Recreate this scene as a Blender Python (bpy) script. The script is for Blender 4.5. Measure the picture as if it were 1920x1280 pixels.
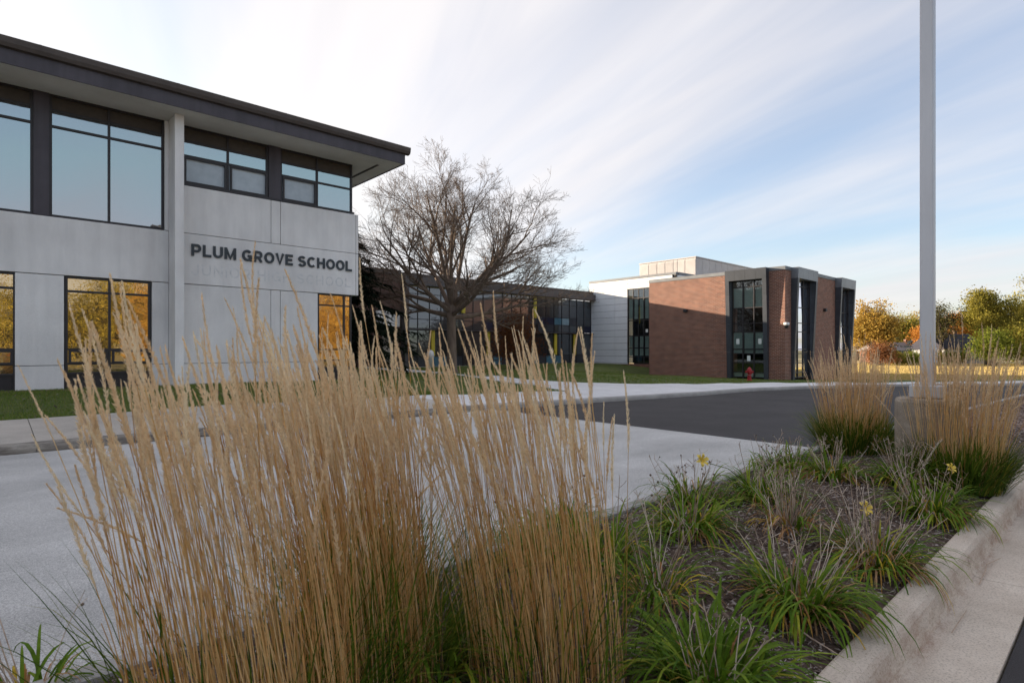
import bpy, math, random
import numpy as np
from mathutils import Vector, Matrix, Quaternion
for o in list(bpy.data.objects): bpy.data.objects.remove(o)
S = bpy.context.scene
COL = S.collection
R = math.radians
rnd = random.Random(7)
npr = np.random.default_rng(11)

# ------------------------------------------------------------------ camera, sky, sun
# world x runs along the school front, y runs from the street towards the school
YAW = R(42.37)
cd = bpy.data.cameras.new('camera'); cam = bpy.data.objects.new('camera', cd); COL.objects.link(cam)
cam.location = (0, 0, 1.6)
CF = Vector((math.sin(YAW), math.cos(YAW), 0)); CR = Vector((math.cos(YAW), -math.sin(YAW), 0))
cam.rotation_euler = (R(90), 0, -YAW)
cd.sensor_width = 36; cd.lens = 20.0; cd.shift_y = 15/1920; cd.clip_start = .05; cd.clip_end = 5000
cd.dof.use_dof = True; cd.dof.focus_distance = 7.0; cd.dof.aperture_fstop = 5.6
S.camera = cam
cy = S.cycles; cy.max_bounces = 6; cy.diffuse_bounces = 3; cy.glossy_bounces = 3; cy.transparent_max_bounces = 8; cy.transmission_bounces = 3
SUN_EL = R(10.4); SUNH = Vector((-.401, .916, 0))
SUND = (SUNH*math.cos(SUN_EL) + Vector((0, 0, math.sin(SUN_EL)))).normalized()
W = bpy.data.worlds.new('World'); S.world = W; W.use_nodes = True
OFF = (17.2, 8.1, 12.9, .04)
def sky_world():
    nt = W.node_tree; nt.nodes.clear(); N = nt.nodes.new; L = nt.links.new
    out = N('ShaderNodeOutputWorld'); bg = N('ShaderNodeBackground'); bg.inputs['Strength'].default_value = .15
    sky = N('ShaderNodeTexSky'); sky.sky_type = 'NISHITA'; sky.sun_disc = False; sky.sun_elevation = SUN_EL
    sky.sun_rotation = math.atan2(SUNH.x, SUNH.y); sky.air_density = 1.0; sky.dust_density = 1.2; sky.ozone_density = 2.5
    tc = N('ShaderNodeTexCoord'); sep = N('ShaderNodeSeparateXYZ'); L(tc.outputs['Generated'], sep.inputs[0])
    def m(op, a, b=None, c=None):
        n = N('ShaderNodeMath'); n.operation = op
        for i, v in enumerate((a, b, c)):
            if v is None: continue
            if isinstance(v, (int, float)): n.inputs[i].default_value = v
            else: L(v, n.inputs[i])
        return n.outputs[0]
    X, Y, Z = sep.outputs
    pz = m('ADD', m('MAXIMUM', Z, 0), .13)
    def plane(ca, sa, su, sv):
        u = m('DIVIDE', m('ADD', m('MULTIPLY', X, ca), m('MULTIPLY', Y, -sa)), pz)
        v = m('DIVIDE', m('ADD', m('MULTIPLY', X, sa), m('MULTIPLY', Y, ca)), pz)
        cb = N('ShaderNodeCombineXYZ'); L(m('MULTIPLY', u, su), cb.inputs[0]); L(m('MULTIPLY', v, sv), cb.inputs[1]); return cb.outputs[0]
    def noise(vec, sc, det, ro, dist, off=0):
        n = N('ShaderNodeTexNoise'); n.inputs['Scale'].default_value = sc; n.inputs['Detail'].default_value = det
        n.inputs['Roughness'].default_value = ro; n.inputs['Distortion'].default_value = dist
        a = N('ShaderNodeVectorMath'); a.inputs[1].default_value = (off, off*.7, off*.3); L(vec, a.inputs[0]); L(a.outputs[0], n.inputs['Vector']); return n.outputs['Fac']
    streak = noise(plane(.98, .19, 1.0, .26), 1.0, 4, .5, .35, OFF[0])
    fine = noise(plane(.96, .28, 1.0, .2), 3.6, 4, .55, .5, OFF[1])
    broad = noise(plane(.98, .19, .5, .28), .8, 3, .5, .3, OFF[2])
    g = m('ADD', m('MULTIPLY', X, SUNH.x), m('MULTIPLY', Y, SUNH.y))     # +1 on the sun's side
    d = m('ADD', m('ADD', m('MULTIPLY', streak, .85), m('MULTIPLY', fine, .15)), m('MULTIPLY', broad, .5))
    d = m('ADD', d, m('MULTIPLY', g, OFF[3]))
    mr = N('ShaderNodeMapRange'); mr.interpolation_type = 'SMOOTHSTEP'; L(d, mr.inputs[0])
    mr.inputs[1].default_value = .58; mr.inputs[2].default_value = .98; mr.inputs[3].default_value = .22; mr.inputs[4].default_value = .95
    cc = N('ShaderNodeMixRGB'); cc.inputs[1].default_value = (1.0, .965, .99, 1); cc.inputs[2].default_value = (1.40, 1.34, 1.30, 1)
    mg = N('ShaderNodeMapRange'); L(m('ADD', g, m('MULTIPLY', m('SUBTRACT', fine, .5), 1.2)), mg.inputs[0]); mg.inputs[1].default_value = -.4; mg.inputs[2].default_value = 1.6; L(mg.outputs[0], cc.inputs[0])
    sc = N('ShaderNodeMixRGB'); sc.blend_type = 'MULTIPLY'; sc.inputs[0].default_value = 1; sc.inputs[2].default_value = (.42, .38, .375, 1); L(sky.outputs[0], sc.inputs[1])
    cap = N('ShaderNodeMixRGB'); cap.blend_type = 'DARKEN'; cap.inputs[0].default_value = 1; cap.inputs[2].default_value = (1.05, 1.12, 1.25, 1); L(sc.outputs[0], cap.inputs[1])
    mix = N('ShaderNodeMixRGB'); L(mr.outputs[0], mix.inputs[0]); L(cap.outputs[0], mix.inputs[1]); L(cc.outputs[0], mix.inputs[2])
    L(mix.outputs[0], bg.inputs['Color']); L(bg.outputs[0], out.inputs[0])
sky_world()
sl = bpy.data.lights.new('sun', 'SUN'); sl.energy = 2.3; sl.angle = R(.5); sl.color = (1, .83, .62)
so = bpy.data.objects.new('sun', sl); COL.objects.link(so); so.rotation_euler = SUND.to_track_quat('Z', 'Y').to_euler(); so.location = (-40, 40, 40)
S.view_settings.view_transform = 'Standard'; S.view_settings.look = 'None'; S.view_settings.exposure = 2.55; S.view_settings.gamma = 1; S.view_settings.use_curve_mapping = False

# ------------------------------------------------------------------ helpers
def C2(X, Y, z=0):                      # metres right of / ahead of the viewpoint -> world
    p = CR*X + CF*Y; return Vector((p.x, p.y, z))
class MB:
    def __init__(s): s.v = []; s.f = []; s.r = []
    def add(s, vs, fs, r=.5):
        n = len(s.v); s.v.extend([tuple(v) for v in vs]); s.f.extend([tuple(i+n for i in f) for f in fs])
        s.r.extend([r]*len(vs) if isinstance(r, (int, float)) else r); return s
    def box(s, x0, x1, y0, y1, z0, z1, r=.5):
        return s.add([(x0,y0,z0),(x1,y0,z0),(x1,y1,z0),(x0,y1,z0),(x0,y0,z1),(x1,y0,z1),(x1,y1,z1),(x0,y1,z1)],
            [(0,3,2,1),(4,5,6,7),(0,1,5,4),(1,2,6,5),(2,3,7,6),(3,0,4,7)], r)
    def prism(s, prof, axis, t0, t1, r=.5):           # profile of 2-D points swept along an axis
        n = len(prof)
        def P(p, t):
            return (t, p[0], p[1]) if axis == 'x' else (p[0], t, p[1]) if axis == 'y' else (p[0], p[1], t)
        vs = [P(p, t0) for p in prof] + [P(p, t1) for p in prof]
        fs = [tuple(range(n)), tuple(range(2*n-1, n-1, -1))] + [(i, i+n, (i+1)%n+n, (i+1)%n) for i in range(n)]
        return s.add(vs, fs, r)
    def tube(s, pts, rad, n=5, r=.5, cap=True):
        pts = [Vector(p) for p in pts]; k = len(pts); base = len(s.v); up = Vector((.31, .17, .93)).normalized()
        for i, p in enumerate(pts):
            t = (pts[min(i+1, k-1)] - pts[max(i-1, 0)])
            if t.length < 1e-9: t = Vector((0, 0, 1))
            t.normalize(); a = t.cross(up)
            if a.length < 1e-3: a = t.cross(Vector((1, 0, 0)))
            a.normalize(); b = t.cross(a)
            for j in range(n):
                q = 2*math.pi*j/n; w = p + (a*math.cos(q) + b*math.sin(q))*rad[i]; s.v.append((w.x, w.y, w.z)); s.r.append(r)
        for i in range(k-1):
            for j in range(n):
                s.f.append((base+i*n+j, base+i*n+(j+1)%n, base+(i+1)*n+(j+1)%n, base+(i+1)*n+j))
        if cap: s.f.append(tuple(base+j for j in range(n))[::-1]); s.f.append(tuple(base+(k-1)*n+j for j in range(n)))
        return s
    def lathe(s, prof, cx, cy, n=24, r=.5):
        base = len(s.v)
        for (q, z) in prof:
            for j in range(n):
                t = 2*math.pi*j/n; s.v.append((cx+q*math.cos(t), cy+q*math.sin(t), z)); s.r.append(r)
        for i in range(len(prof)-1):
            for j in range(n): s.f.append((base+i*n+j, base+i*n+(j+1)%n, base+(i+1)*n+(j+1)%n, base+(i+1)*n+j))
        s.f.append(tuple(base+j for j in range(n))[::-1]); s.f.append(tuple(base+(len(prof)-1)*n+j for j in range(n))); return s
    def blade(s, p, d, L, w, droop, n=4, r=.5, side=None):
        p = Vector(p); d = Vector(d).normalized(); sd = side or d.cross(Vector((0, 0, 1)))
        if sd.length < 1e-3: sd = Vector((1, 0, 0))
        sd = sd.normalized(); vs = []; q = p.copy(); dd = d.copy()
        for i in range(n+1):
            t = i/n; ww = w*(.75+.5*t if t < .35 else .92*(1-((t-.35)/.65)**2)+.02)*.5
            vs += [q - sd*ww, q + sd*ww]
            dd = (dd + Vector((0, 0, -droop/n*(.4+1.4*t)))).normalized(); q = q + dd*(L/n)
        return s.add(vs, [(2*i, 2*i+1, 2*i+3, 2*i+2) for i in range(n)], r)
    def mesh(s, name):
        me = bpy.data.meshes.new(name); me.from_pydata(s.v, [], s.f); me.update()
        at = me.attributes.new('rnd', 'FLOAT', 'POINT'); at.data.foreach_set('value', np.array(s.r, dtype=np.float32)); return me
    def build(s, name, mat, parent=None, smooth=False, bev=0, kind=None):
        return ob(name, s.mesh(name), mat, parent, smooth, bev, kind)
def ob(name, me, mat=None, parent=None, smooth=False, bev=0, kind=None):
    if mat is not None and not me.materials: me.materials.append(mat)
    if smooth: me.polygons.foreach_set('use_smooth', [True]*len(me.polygons))
    o = bpy.data.objects.new(name, me); COL.objects.link(o)
    if parent is not None: o.parent = parent
    if bev:
        b = o.modifiers.new('bevel', 'BEVEL'); b.width = bev; b.segments = 2; b.limit_method = 'ANGLE'
    if kind: o['kind'] = kind
    return o
def empty(name, loc=(0, 0, 0)):
    o = bpy.data.objects.new(name, None); o.empty_display_size = .2; COL.objects.link(o); o.location = loc; return o
def tag(o, label=None, cat=None, group=None, kind=None):
    if label: o['label'] = label
    if cat: o['category'] = cat
    if group: o['group'] = group
    if kind: o['kind'] = kind
    return o
def npmesh(name, v, f, r=None):
    me = bpy.data.meshes.new(name); v = np.asarray(v, np.float32); f = np.asarray(f, np.int32); k = f.shape[1]
    me.vertices.add(len(v)); me.vertices.foreach_set('co', v.ravel()); me.loops.add(f.size); me.loops.foreach_set('vertex_index', f.ravel())
    me.polygons.add(len(f)); me.polygons.foreach_set('loop_start', np.arange(0, f.size, k, dtype=np.int32))
    me.update(calc_edges=True); me.validate()
    at = me.attributes.new('rnd', 'FLOAT', 'POINT'); at.data.foreach_set('value', np.asarray(r if r is not None else np.full(len(v), .5), np.float32)); return me

# ------------------------------------------------------------------ materials
def base(name):
    m = bpy.data.materials.new(name); m.use_nodes = True; nt = m.node_tree; b = nt.nodes['Principled BSDF']; return m, nt, b
def ramp(nt, stops):
    r = nt.nodes.new('ShaderNodeValToRGB'); e = r.color_ramp.elements
    while len(e) < len(stops): e.new(.5)
    for i, (p, c) in enumerate(stops): e[i].position = p; e[i].color = (*c, 1)
    return r
def nz(nt, scale, detail=4, rough=.55, stretch=None, coord='Object', dist=0):
    tc = nt.nodes.new('ShaderNodeTexCoord'); n = nt.nodes.new('ShaderNodeTexNoise'); n.inputs['Scale'].default_value = scale
    n.inputs['Detail'].default_value = detail; n.inputs['Roughness'].default_value = rough; n.inputs['Distortion'].default_value = dist
    if stretch:
        mp = nt.nodes.new('ShaderNodeMapping'); mp.inputs['Scale'].default_value = stretch; nt.links.new(tc.outputs[coord], mp.inputs[0]); nt.links.new(mp.outputs[0], n.inputs['Vector'])
    else: nt.links.new(tc.outputs[coord], n.inputs['Vector'])
    return n
def mixc(nt, fac, a, b, mode='MIX'):
    m = nt.nodes.new('ShaderNodeMixRGB'); m.blend_type = mode
    for s, v in ((0, fac), (1, a), (2, b)):
        if isinstance(v, (int, float)): m.inputs[s].default_value = v
        elif isinstance(v, tuple): m.inputs[s].default_value = (*v, 1)
        else: nt.links.new(v, m.inputs[s])
    return m.outputs[0]
def bump(nt, b, h, strength, dist=.01):
    n = nt.nodes.new('ShaderNodeBump'); n.inputs['Strength'].default_value = strength; n.inputs['Distance'].default_value = dist
    nt.links.new(h, n.inputs['Height']); nt.links.new(n.outputs[0], b.inputs['Normal'])
def pmat(name, c1, c2, scale=3, rough=.8, bstr=0, bscale=60, big=.5, metallic=0, spec=.4, speckle=0, stretch=None, vary=0, streak=0):
    m, nt, b = base(name); n = nz(nt, scale, 5, .6, stretch); r = ramp(nt, [(.3, c1), (.7, c2)]); nt.links.new(n.outputs['Fac'], r.inputs[0]); col = r.outputs[0]
    if speckle:
        s = nz(nt, 170, 2, .7); rr = ramp(nt, [(.38, (1-speckle,)*3), (.6, (1+speckle*.6,)*3)]); nt.links.new(s.outputs['Fac'], rr.inputs[0]); col = mixc(nt, 1, col, rr.outputs[0], 'MULTIPLY')
    if big:
        g = nz(nt, .35, 3, .5); rr = ramp(nt, [(.3, (1-big*.3,)*3), (.7, (1+big*.12,)*3)]); nt.links.new(g.outputs['Fac'], rr.inputs[0]); col = mixc(nt, 1, col, rr.outputs[0], 'MULTIPLY')
    if streak:
        g = nz(nt, 1.6, 5, .65, (2.2, 2.2, .12)); rr = ramp(nt, [(.35, (1-streak,)*3), (.6, (1.03,)*3)]); nt.links.new(g.outputs['Fac'], rr.inputs[0]); col = mixc(nt, 1, col, rr.outputs[0], 'MULTIPLY')
    if vary:
        oi = nt.nodes.new('ShaderNodeObjectInfo'); rr = ramp(nt, [(0, (1-vary,)*3), (1, (1+vary,)*3)]); nt.links.new(oi.outputs['Random'], rr.inputs[0]); col = mixc(nt, 1, col, rr.outputs[0], 'MULTIPLY')
    nt.links.new(col, b.inputs['Base Color']); b.inputs['Roughness'].default_value = rough; b.inputs['Metallic'].default_value = metallic; b.inputs['Specular IOR Level'].default_value = spec
    if bstr: bump(nt, b, nz(nt, bscale, 5, .65).outputs['Fac'], bstr)
    return m
def amat(name, stops, rough=.7, trans=0, noise=.25, nscale=30, objrand=False, spec=.06):      # colour picked per leaf / stem by its own random value
    m, nt, b = base(name); r = ramp(nt, stops)
    if objrand: a = nt.nodes.new('ShaderNodeObjectInfo'); src = a.outputs['Random']
    else: a = nt.nodes.new('ShaderNodeAttribute'); a.attribute_name = 'rnd'; src = a.outputs['Fac']
    nt.links.new(src, r.inputs[0]); n = nz(nt, nscale, 2); rr = ramp(nt, [(.3, (1-noise,)*3), (.7, (1+noise,)*3)]); nt.links.new(n.outputs['Fac'], rr.inputs[0])
    col = mixc(nt, 1, r.outputs[0], rr.outputs[0], 'MULTIPLY'); nt.links.new(col, b.inputs['Base Color']); b.inputs['Roughness'].default_value = rough; b.inputs['Specular IOR Level'].default_value = spec
    if trans:
        t = nt.nodes.new('ShaderNodeBsdfTranslucent'); nt.links.new(col, t.inputs[0]); mx = nt.nodes.new('ShaderNodeMixShader'); mx.inputs[0].default_value = trans
        nt.links.new(b.outputs[0], mx.inputs[1]); nt.links.new(t.outputs[0], mx.inputs[2]); nt.links.new(mx.outputs[0], nt.nodes['Material Output'].inputs[0])
    return m
def glass(name, refl, tint, under, wav=0, through=0):
    m, nt, b = base(name); b.inputs['Base Color'].default_value = (*under, 1); b.inputs['Roughness'].default_value = .4
    g = nt.nodes.new('ShaderNodeBsdfGlossy'); g.inputs['Roughness'].default_value = .015; g.inputs['Color'].default_value = (*tint, 1)
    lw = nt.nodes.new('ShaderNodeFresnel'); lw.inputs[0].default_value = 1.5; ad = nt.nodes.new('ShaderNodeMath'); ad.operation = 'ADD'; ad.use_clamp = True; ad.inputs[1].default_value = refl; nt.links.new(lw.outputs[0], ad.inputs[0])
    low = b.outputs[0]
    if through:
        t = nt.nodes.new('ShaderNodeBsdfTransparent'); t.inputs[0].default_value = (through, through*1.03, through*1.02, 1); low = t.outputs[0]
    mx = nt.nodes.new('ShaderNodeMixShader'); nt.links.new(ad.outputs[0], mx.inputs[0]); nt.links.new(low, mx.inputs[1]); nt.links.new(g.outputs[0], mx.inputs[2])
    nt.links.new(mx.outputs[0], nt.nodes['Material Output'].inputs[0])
    if wav:
        bp = nt.nodes.new('ShaderNodeBump'); bp.inputs['Strength'].default_value = wav; bp.inputs['Distance'].default_value = .02; n = nz(nt, 2.6, 3, .6); nt.links.new(n.outputs['Fac'], bp.inputs['Height']); nt.links.new(bp.outputs[0], g.inputs['Normal'])
    return m
def brickmat(name, c1, c2, mortar, bw=.3, rh=.1, ms=.011):
    m, nt, b = base(name); tc = nt.nodes.new('ShaderNodeTexCoord'); sp = nt.nodes.new('ShaderNodeSeparateXYZ'); nt.links.new(tc.outputs['Object'], sp.inputs[0])
    ad = nt.nodes.new('ShaderNodeMath'); nt.links.new(sp.outputs[0], ad.inputs[0]); nt.links.new(sp.outputs[1], ad.inputs[1]); cb = nt.nodes.new('ShaderNodeCombineXYZ'); nt.links.new(ad.outputs[0], cb.inputs[0]); nt.links.new(sp.outputs[2], cb.inputs[1])
    k = nt.nodes.new('ShaderNodeTexBrick'); nt.links.new(cb.outputs[0], k.inputs['Vector']); k.inputs['Scale'].default_value = 1; k.inputs['Brick Width'].default_value = bw; k.inputs['Row Height'].default_value = rh
    k.inputs['Mortar Size'].default_value = ms; k.inputs['Mortar Smooth'].default_value = .2; k.inputs['Bias'].default_value = -.1
    k.inputs['Color1'].default_value = (*c1, 1); k.inputs['Color2'].default_value = (*c2, 1); k.inputs['Mortar'].default_value = (*mortar, 1)
    n = nz(nt, 2.2, 5); rr = ramp(nt, [(.3, (.82,)*3), (.7, (1.15,)*3)]); nt.links.new(n.outputs['Fac'], rr.inputs[0])
    nt.links.new(mixc(nt, 1, k.outputs['Color'], rr.outputs[0], 'MULTIPLY'), b.inputs['Base Color']); b.inputs['Roughness'].default_value = .85
    iv = nt.nodes.new('ShaderNodeMath'); iv.operation = 'SUBTRACT'; iv.inputs[0].default_value = 1; nt.links.new(k.outputs['Fac'], iv.inputs[1]); bump(nt, b, iv.outputs[0], .6, .012)
    return m
M = {}
M['precast'] = pmat('precast concrete', (.70,.68,.675), (.80,.78,.77), 2.2, .9, .35, 120, .5, speckle=.16, vary=.03, stretch=(1,1,.5), streak=.05)
M['stain'] = pmat('cleaned concrete', (.54,.54,.55), (.76,.75,.75), 9, .9, .2, 120, .3, speckle=.12)
M['bronze'] = pmat('dark bronze frame', (.022,.019,.022), (.032,.028,.032), 6, .45, 0, big=.3)
M['purple'] = pmat('dark plum metal', (.052,.044,.056), (.068,.058,.07), 2, .5, 0, big=.5, streak=.25)
M['gutter'] = pmat('brown gutter', (.06,.047,.042), (.085,.068,.06), 3, .55, .05, 40)
M['spandrel'] = pmat('brown spandrel', (.045,.035,.027), (.06,.048,.038), 8, .55, 0)
M['soffit'] = pmat('soffit', (.62,.58,.53), (.7,.66,.61), 1.2, .85, .05, 60)
M['glass_up'] = glass('upper glass', .38, (.80,.83,.90), (.03,.033,.036), .03)
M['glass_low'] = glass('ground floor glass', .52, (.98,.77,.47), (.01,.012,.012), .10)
M['frosted'] = pmat('pale blind', (.40,.46,.52), (.50,.56,.62), 4, .35, 0)
M['glass_clear'] = glass('clear glass', .07, (.8,.86,.88), (0,0,0), .01, through=.88)
M['glass_dark'] = glass('dark curtain glass', .09, (.75,.82,.88), (.008,.009,.011), .03)
M['letter'] = pmat('charcoal letters', (.032,.042,.052), (.045,.055,.066), 8, .5, 0)
M['brick'] = brickmat('red brown brick', (.235,.088,.054), (.145,.056,.039), (.40,.31,.25))
M['brick_old'] = brickmat('old dark brick', (.125,.055,.042), (.085,.040,.034), (.17,.14,.12), .2, .068, .009)
M['white_panel'] = pmat('white metal panel', (.72,.73,.75), (.78,.79,.80), 1.5, .45, .02, 8, .2, vary=.025)
M['joint'] = pmat('panel joint', (.09,.09,.1), (.12,.12,.13), 4, .8)
M['coping'] = pmat('grey coping', (.15,.16,.175), (.19,.2,.215), 2, .5, metallic=.1)
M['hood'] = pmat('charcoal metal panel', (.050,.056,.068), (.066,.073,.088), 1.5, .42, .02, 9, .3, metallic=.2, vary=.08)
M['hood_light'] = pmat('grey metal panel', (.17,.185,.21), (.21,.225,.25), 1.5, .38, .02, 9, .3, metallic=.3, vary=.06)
M['fascia'] = pmat('brown grey fascia panel', (.070,.062,.064), (.09,.08,.082), 1.5, .45, .02, 9, .3, vary=.08)
M['louvre'] = pmat('pale louvre', (.46,.43,.42), (.52,.49,.48), 2, .55, vary=.04)
M['roof'] = pmat('roof membrane', (.2,.2,.2), (.3,.3,.3), 1, .9)
M['blind'] = pmat('roller blind', (.52,.62,.60), (.60,.70,.67), 3, .8, vary=.06)
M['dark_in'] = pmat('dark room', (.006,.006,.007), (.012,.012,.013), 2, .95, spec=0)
M['paper'] = pmat('paper', (.7,.75,.72), (.78,.82,.8), 6, .8)
M['yellow'] = pmat('yellow fin', (.50,.40,.035), (.6,.47,.05), 3, .5)
M['navy'] = pmat('navy panel', (.010,.012,.03), (.018,.02,.05), 3, .3)
M['teal'] = pmat('teal panel', (.055,.14,.20), (.08,.18,.24), 3, .3)
M['palepane'] = pmat('pale blue panel', (.20,.30,.36), (.25,.36,.42), 3, .3)
M['slate'] = pmat('slate panel', (.035,.04,.05), (.05,.055,.065), 3, .3)
M['maroon'] = pmat('brown panel', (.035,.018,.016), (.05,.028,.024), 3, .35)
M['white'] = pmat('white paint', (.72,.72,.72), (.8,.8,.8), 4, .5)
M['lamp_dark'] = pmat('dark lamp housing', (.02,.02,.022), (.035,.035,.04), 4, .5)
M['red'] = pmat('hydrant red', (.30,.012,.018), (.42,.022,.03), 9, .45, .1, 40)
M['chain'] = pmat('chain', (.5,.45,.42), (.62,.58,.55), 30, .4, metallic=.6)
M['pole'] = pmat('galvanised grey pole', (.58,.58,.60), (.66,.66,.68), 2, .5, .02, 30, .4, metallic=.25, stretch=(1,1,.15))
M['base_conc'] = pmat('rough concrete', (.26,.21,.16), (.44,.37,.30), 7, .95, .9, 45, .6, speckle=.3)
M['walk_old'] = pmat('aged sidewalk', (.46,.41,.36), (.57,.52,.46), 2.2, .92, .3, 90, .7, speckle=.18, vary=.05)
M['walk_new'] = pmat('new sidewalk', (.64,.625,.62), (.74,.725,.72), 2.2, .9, .2, 90, .4, speckle=.1, vary=.03)
def kerbmat():
    m, nt, b = base('weathered kerb'); n = nz(nt, 2.5, 5, .6); r = ramp(nt, [(.3, (.50,.415,.335)), (.7, (.66,.57,.475))]); nt.links.new(n.outputs['Fac'], r.inputs[0])
    s = nz(nt, 95, 3, .7); rr = ramp(nt, [(.33, (.62,.6,.58)), (.5, (1,1,1)), (.66, (1,1,1)), (.74, (1.5,1.5,1.5))]); nt.links.new(s.outputs['Fac'], rr.inputs[0]); col = mixc(nt, 1, r.outputs[0], rr.outputs[0], 'MULTIPLY')
    # rusty, dirty run-off line where face and gutter meet: it follows the world y of that seam
    g = nt.nodes.new('ShaderNodeNewGeometry'); sp = nt.nodes.new('ShaderNodeSeparateXYZ'); nt.links.new(g.outputs['Position'], sp.inputs[0])
    mr = nt.nodes.new('ShaderNodeMapRange'); nt.links.new(sp.outputs[1], mr.inputs[0]); mr.inputs[1].default_value = .70; mr.inputs[2].default_value = .775
    m2 = nt.nodes.new('ShaderNodeMapRange'); nt.links.new(sp.outputs[1], m2.inputs[0]); m2.inputs[1].default_value = .835; m2.inputs[2].default_value = .775
    mu = nt.nodes.new('ShaderNodeMath'); mu.operation = 'MULTIPLY'; nt.links.new(mr.outputs[0], mu.inputs[0]); nt.links.new(m2.outputs[0], mu.inputs[1])
    d = nz(nt, 9, 8, .8, (.35, 1, 1)); dr = ramp(nt, [(.42, (0,0,0)), (.66, (.85,.85,.85))]); nt.links.new(d.outputs['Fac'], dr.inputs[0])
    m3 = nt.nodes.new('ShaderNodeMath'); m3.operation = 'MULTIPLY'; nt.links.new(mu.outputs[0], m3.inputs[0]); nt.links.new(dr.outputs[0], m3.inputs[1])
    col = mixc(nt, m3.outputs[0], col, (.22,.10,.05)); nt.links.new(col, b.inputs['Base Color']); b.inputs['Roughness'].default_value = .9
    bump(nt, b, nz(nt, 110, 4, .7).outputs['Fac'], .55, .006); return m
M['kerb'] = kerbmat()
M['kerb_old'] = pmat('dirty old kerb', (.10,.08,.068), (.42,.38,.33), 5, .95, .5, 60, .8, speckle=.25, stretch=(.5,1,2.5))
M['kerb_far'] = pmat('street kerb', (.34,.32,.30), (.46,.44,.42), 2.5, .9, .3, 80, .6, speckle=.15)
def asphaltmat(name, c1, c2, sp):
    m, nt, b = base(name); n = nz(nt, .5, 6, .6); r = ramp(nt, [(.3, c1), (.7, c2)]); nt.links.new(n.outputs['Fac'], r.inputs[0])
    s = nz(nt, 120, 3, .75); rr = ramp(nt, [(.35, (1-sp,)*3), (.65, (1+sp,)*3)]); nt.links.new(s.outputs['Fac'], rr.inputs[0]); col = mixc(nt, 1, r.outputs[0], rr.outputs[0], 'MULTIPLY')
    st = nz(nt, 1.0, 4, .6, (.5, 1.3, 1)); sr = ramp(nt, [(.38, (.9,.9,.9)), (.72, (1.12,1.12,1.12))]); nt.links.new(st.outputs['Fac'], sr.inputs[0]); col = mixc(nt, 1, col, sr.outputs[0], 'MULTIPLY')
    nt.links.new(col, b.inputs['Base Color']); b.inputs['Roughness'].default_value = .85; bump(nt, b, nz(nt, 150, 3, .75).outputs['Fac'], .8, .006); return m
M['asphalt'] = asphaltmat('dark asphalt', (.023,.019,.020), (.042,.036,.037), .35)
M['lane'] = asphaltmat('pale exposed concrete', (.40,.39,.375), (.57,.555,.535), .42)
M['mulch'] = pmat('mulch bed', (.06,.038,.028), (.15,.10,.075), 30, .95, 1.0, 60, .4)
M['mulch_tan'] = pmat('dry mulch', (.17,.105,.075), (.27,.175,.13), 30, .95, 1.0, 60, .4)
M['chips'] = amat('bark chips', [(0, (.045,.03,.024)), (.5, (.15,.11,.085)), (.85, (.32,.27,.24)), (1, (.48,.42,.38))], .9)
M['lawn'] = pmat('mown lawn', (.075,.098,.024), (.125,.15,.04), 6, .95, .8, 90, .8)
M['lawn_blades'] = amat('lawn blades', [(0, (.08,.135,.022)), (.6, (.15,.22,.036)), (.9, (.23,.24,.06)), (1, (.3,.24,.1))], .7, .2)
M['field'] = pmat('dry field', (.50,.37,.16), (.60,.46,.22), .8, .95, .6, 40, .6)
M['field_blades'] = amat('dry field grass', [(0, (.42,.30,.11)), (.7, (.56,.43,.19)), (1, (.50,.45,.16))], .8, .2)
M['ground'] = pmat('rough grass', (.16,.14,.055), (.26,.21,.09), .3, .95)
M['stem'] = amat('straw stems', [(0, (.54,.29,.09)), (.35, (.76,.51,.22)), (.8, (.88,.67,.37)), (1, (.64,.30,.08))], .65, .35, .15)
M['plume'] = amat('seed plumes', [(0, (.86,.67,.43)), (.5, (.92,.75,.52)), (1, (.95,.83,.62))], .8, .5, .12, objrand=True)
M['plume_j'] = amat('seed plumes far', [(0, (.74,.54,.33)), (1, (.88,.70,.47))], .8, .45, .18)
M['grass_leaf'] = amat('grass leaves', [(0, (.045,.09,.01)), (.5, (.115,.175,.018)), (.75, (.30,.26,.04)), (1, (.42,.25,.09))], .6, .2, .2)
M['lily'] = amat('daylily leaves', [(0, (.06,.13,.008)), (.5, (.145,.225,.018)), (.62, (.25,.30,.03)), (.72, (.60,.42,.04)), (.8, (.32,.15,.05)), (1, (.48,.29,.15))], .65, .25, .2, spec=.12)
M['stalk'] = amat('dead stalks', [(0, (.24,.16,.11)), (.6, (.48,.37,.29)), (1, (.62,.52,.43))], .85)
M['pod'] = pmat('seed pods', (.10,.07,.05), (.26,.2,.15), 40, .9)
M['petal'] = pmat('yellow petals', (.75,.52,.06), (.85,.64,.12), 20, .5)
M['bark'] = pmat('grey brown bark', (.12,.085,.065), (.22,.165,.125), 5, .95, .9, 25, .3, stretch=(1,1,.25))
M['bark_dark'] = pmat('dark bark', (.035,.027,.022), (.07,.055,.045), 5, .95, .6, 25, .3)
M['needle'] = amat('dark needles', [(0, (.006,.012,.008)), (.7, (.014,.024,.014)), (1, (.03,.036,.018))], .75)
M['needle_blue'] = amat('blue needles', [(0, (.03,.055,.06)), (1, (.07,.10,.11))], .7)
M['needle_far'] = amat('spruce needles', [(0, (.018,.03,.014)), (1, (.045,.055,.025))], .75)
def leafm(n, a, b_, c): M[n] = amat(n, [(0, a), (.55, b_), (1, c)], .6, .35, .2, 3)
leafm('leaf_gold', (.27,.16,.035), (.42,.27,.06), (.38,.31,.08)); leafm('leaf_orange', (.34,.13,.03), (.48,.21,.045), (.46,.27,.06))
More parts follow.
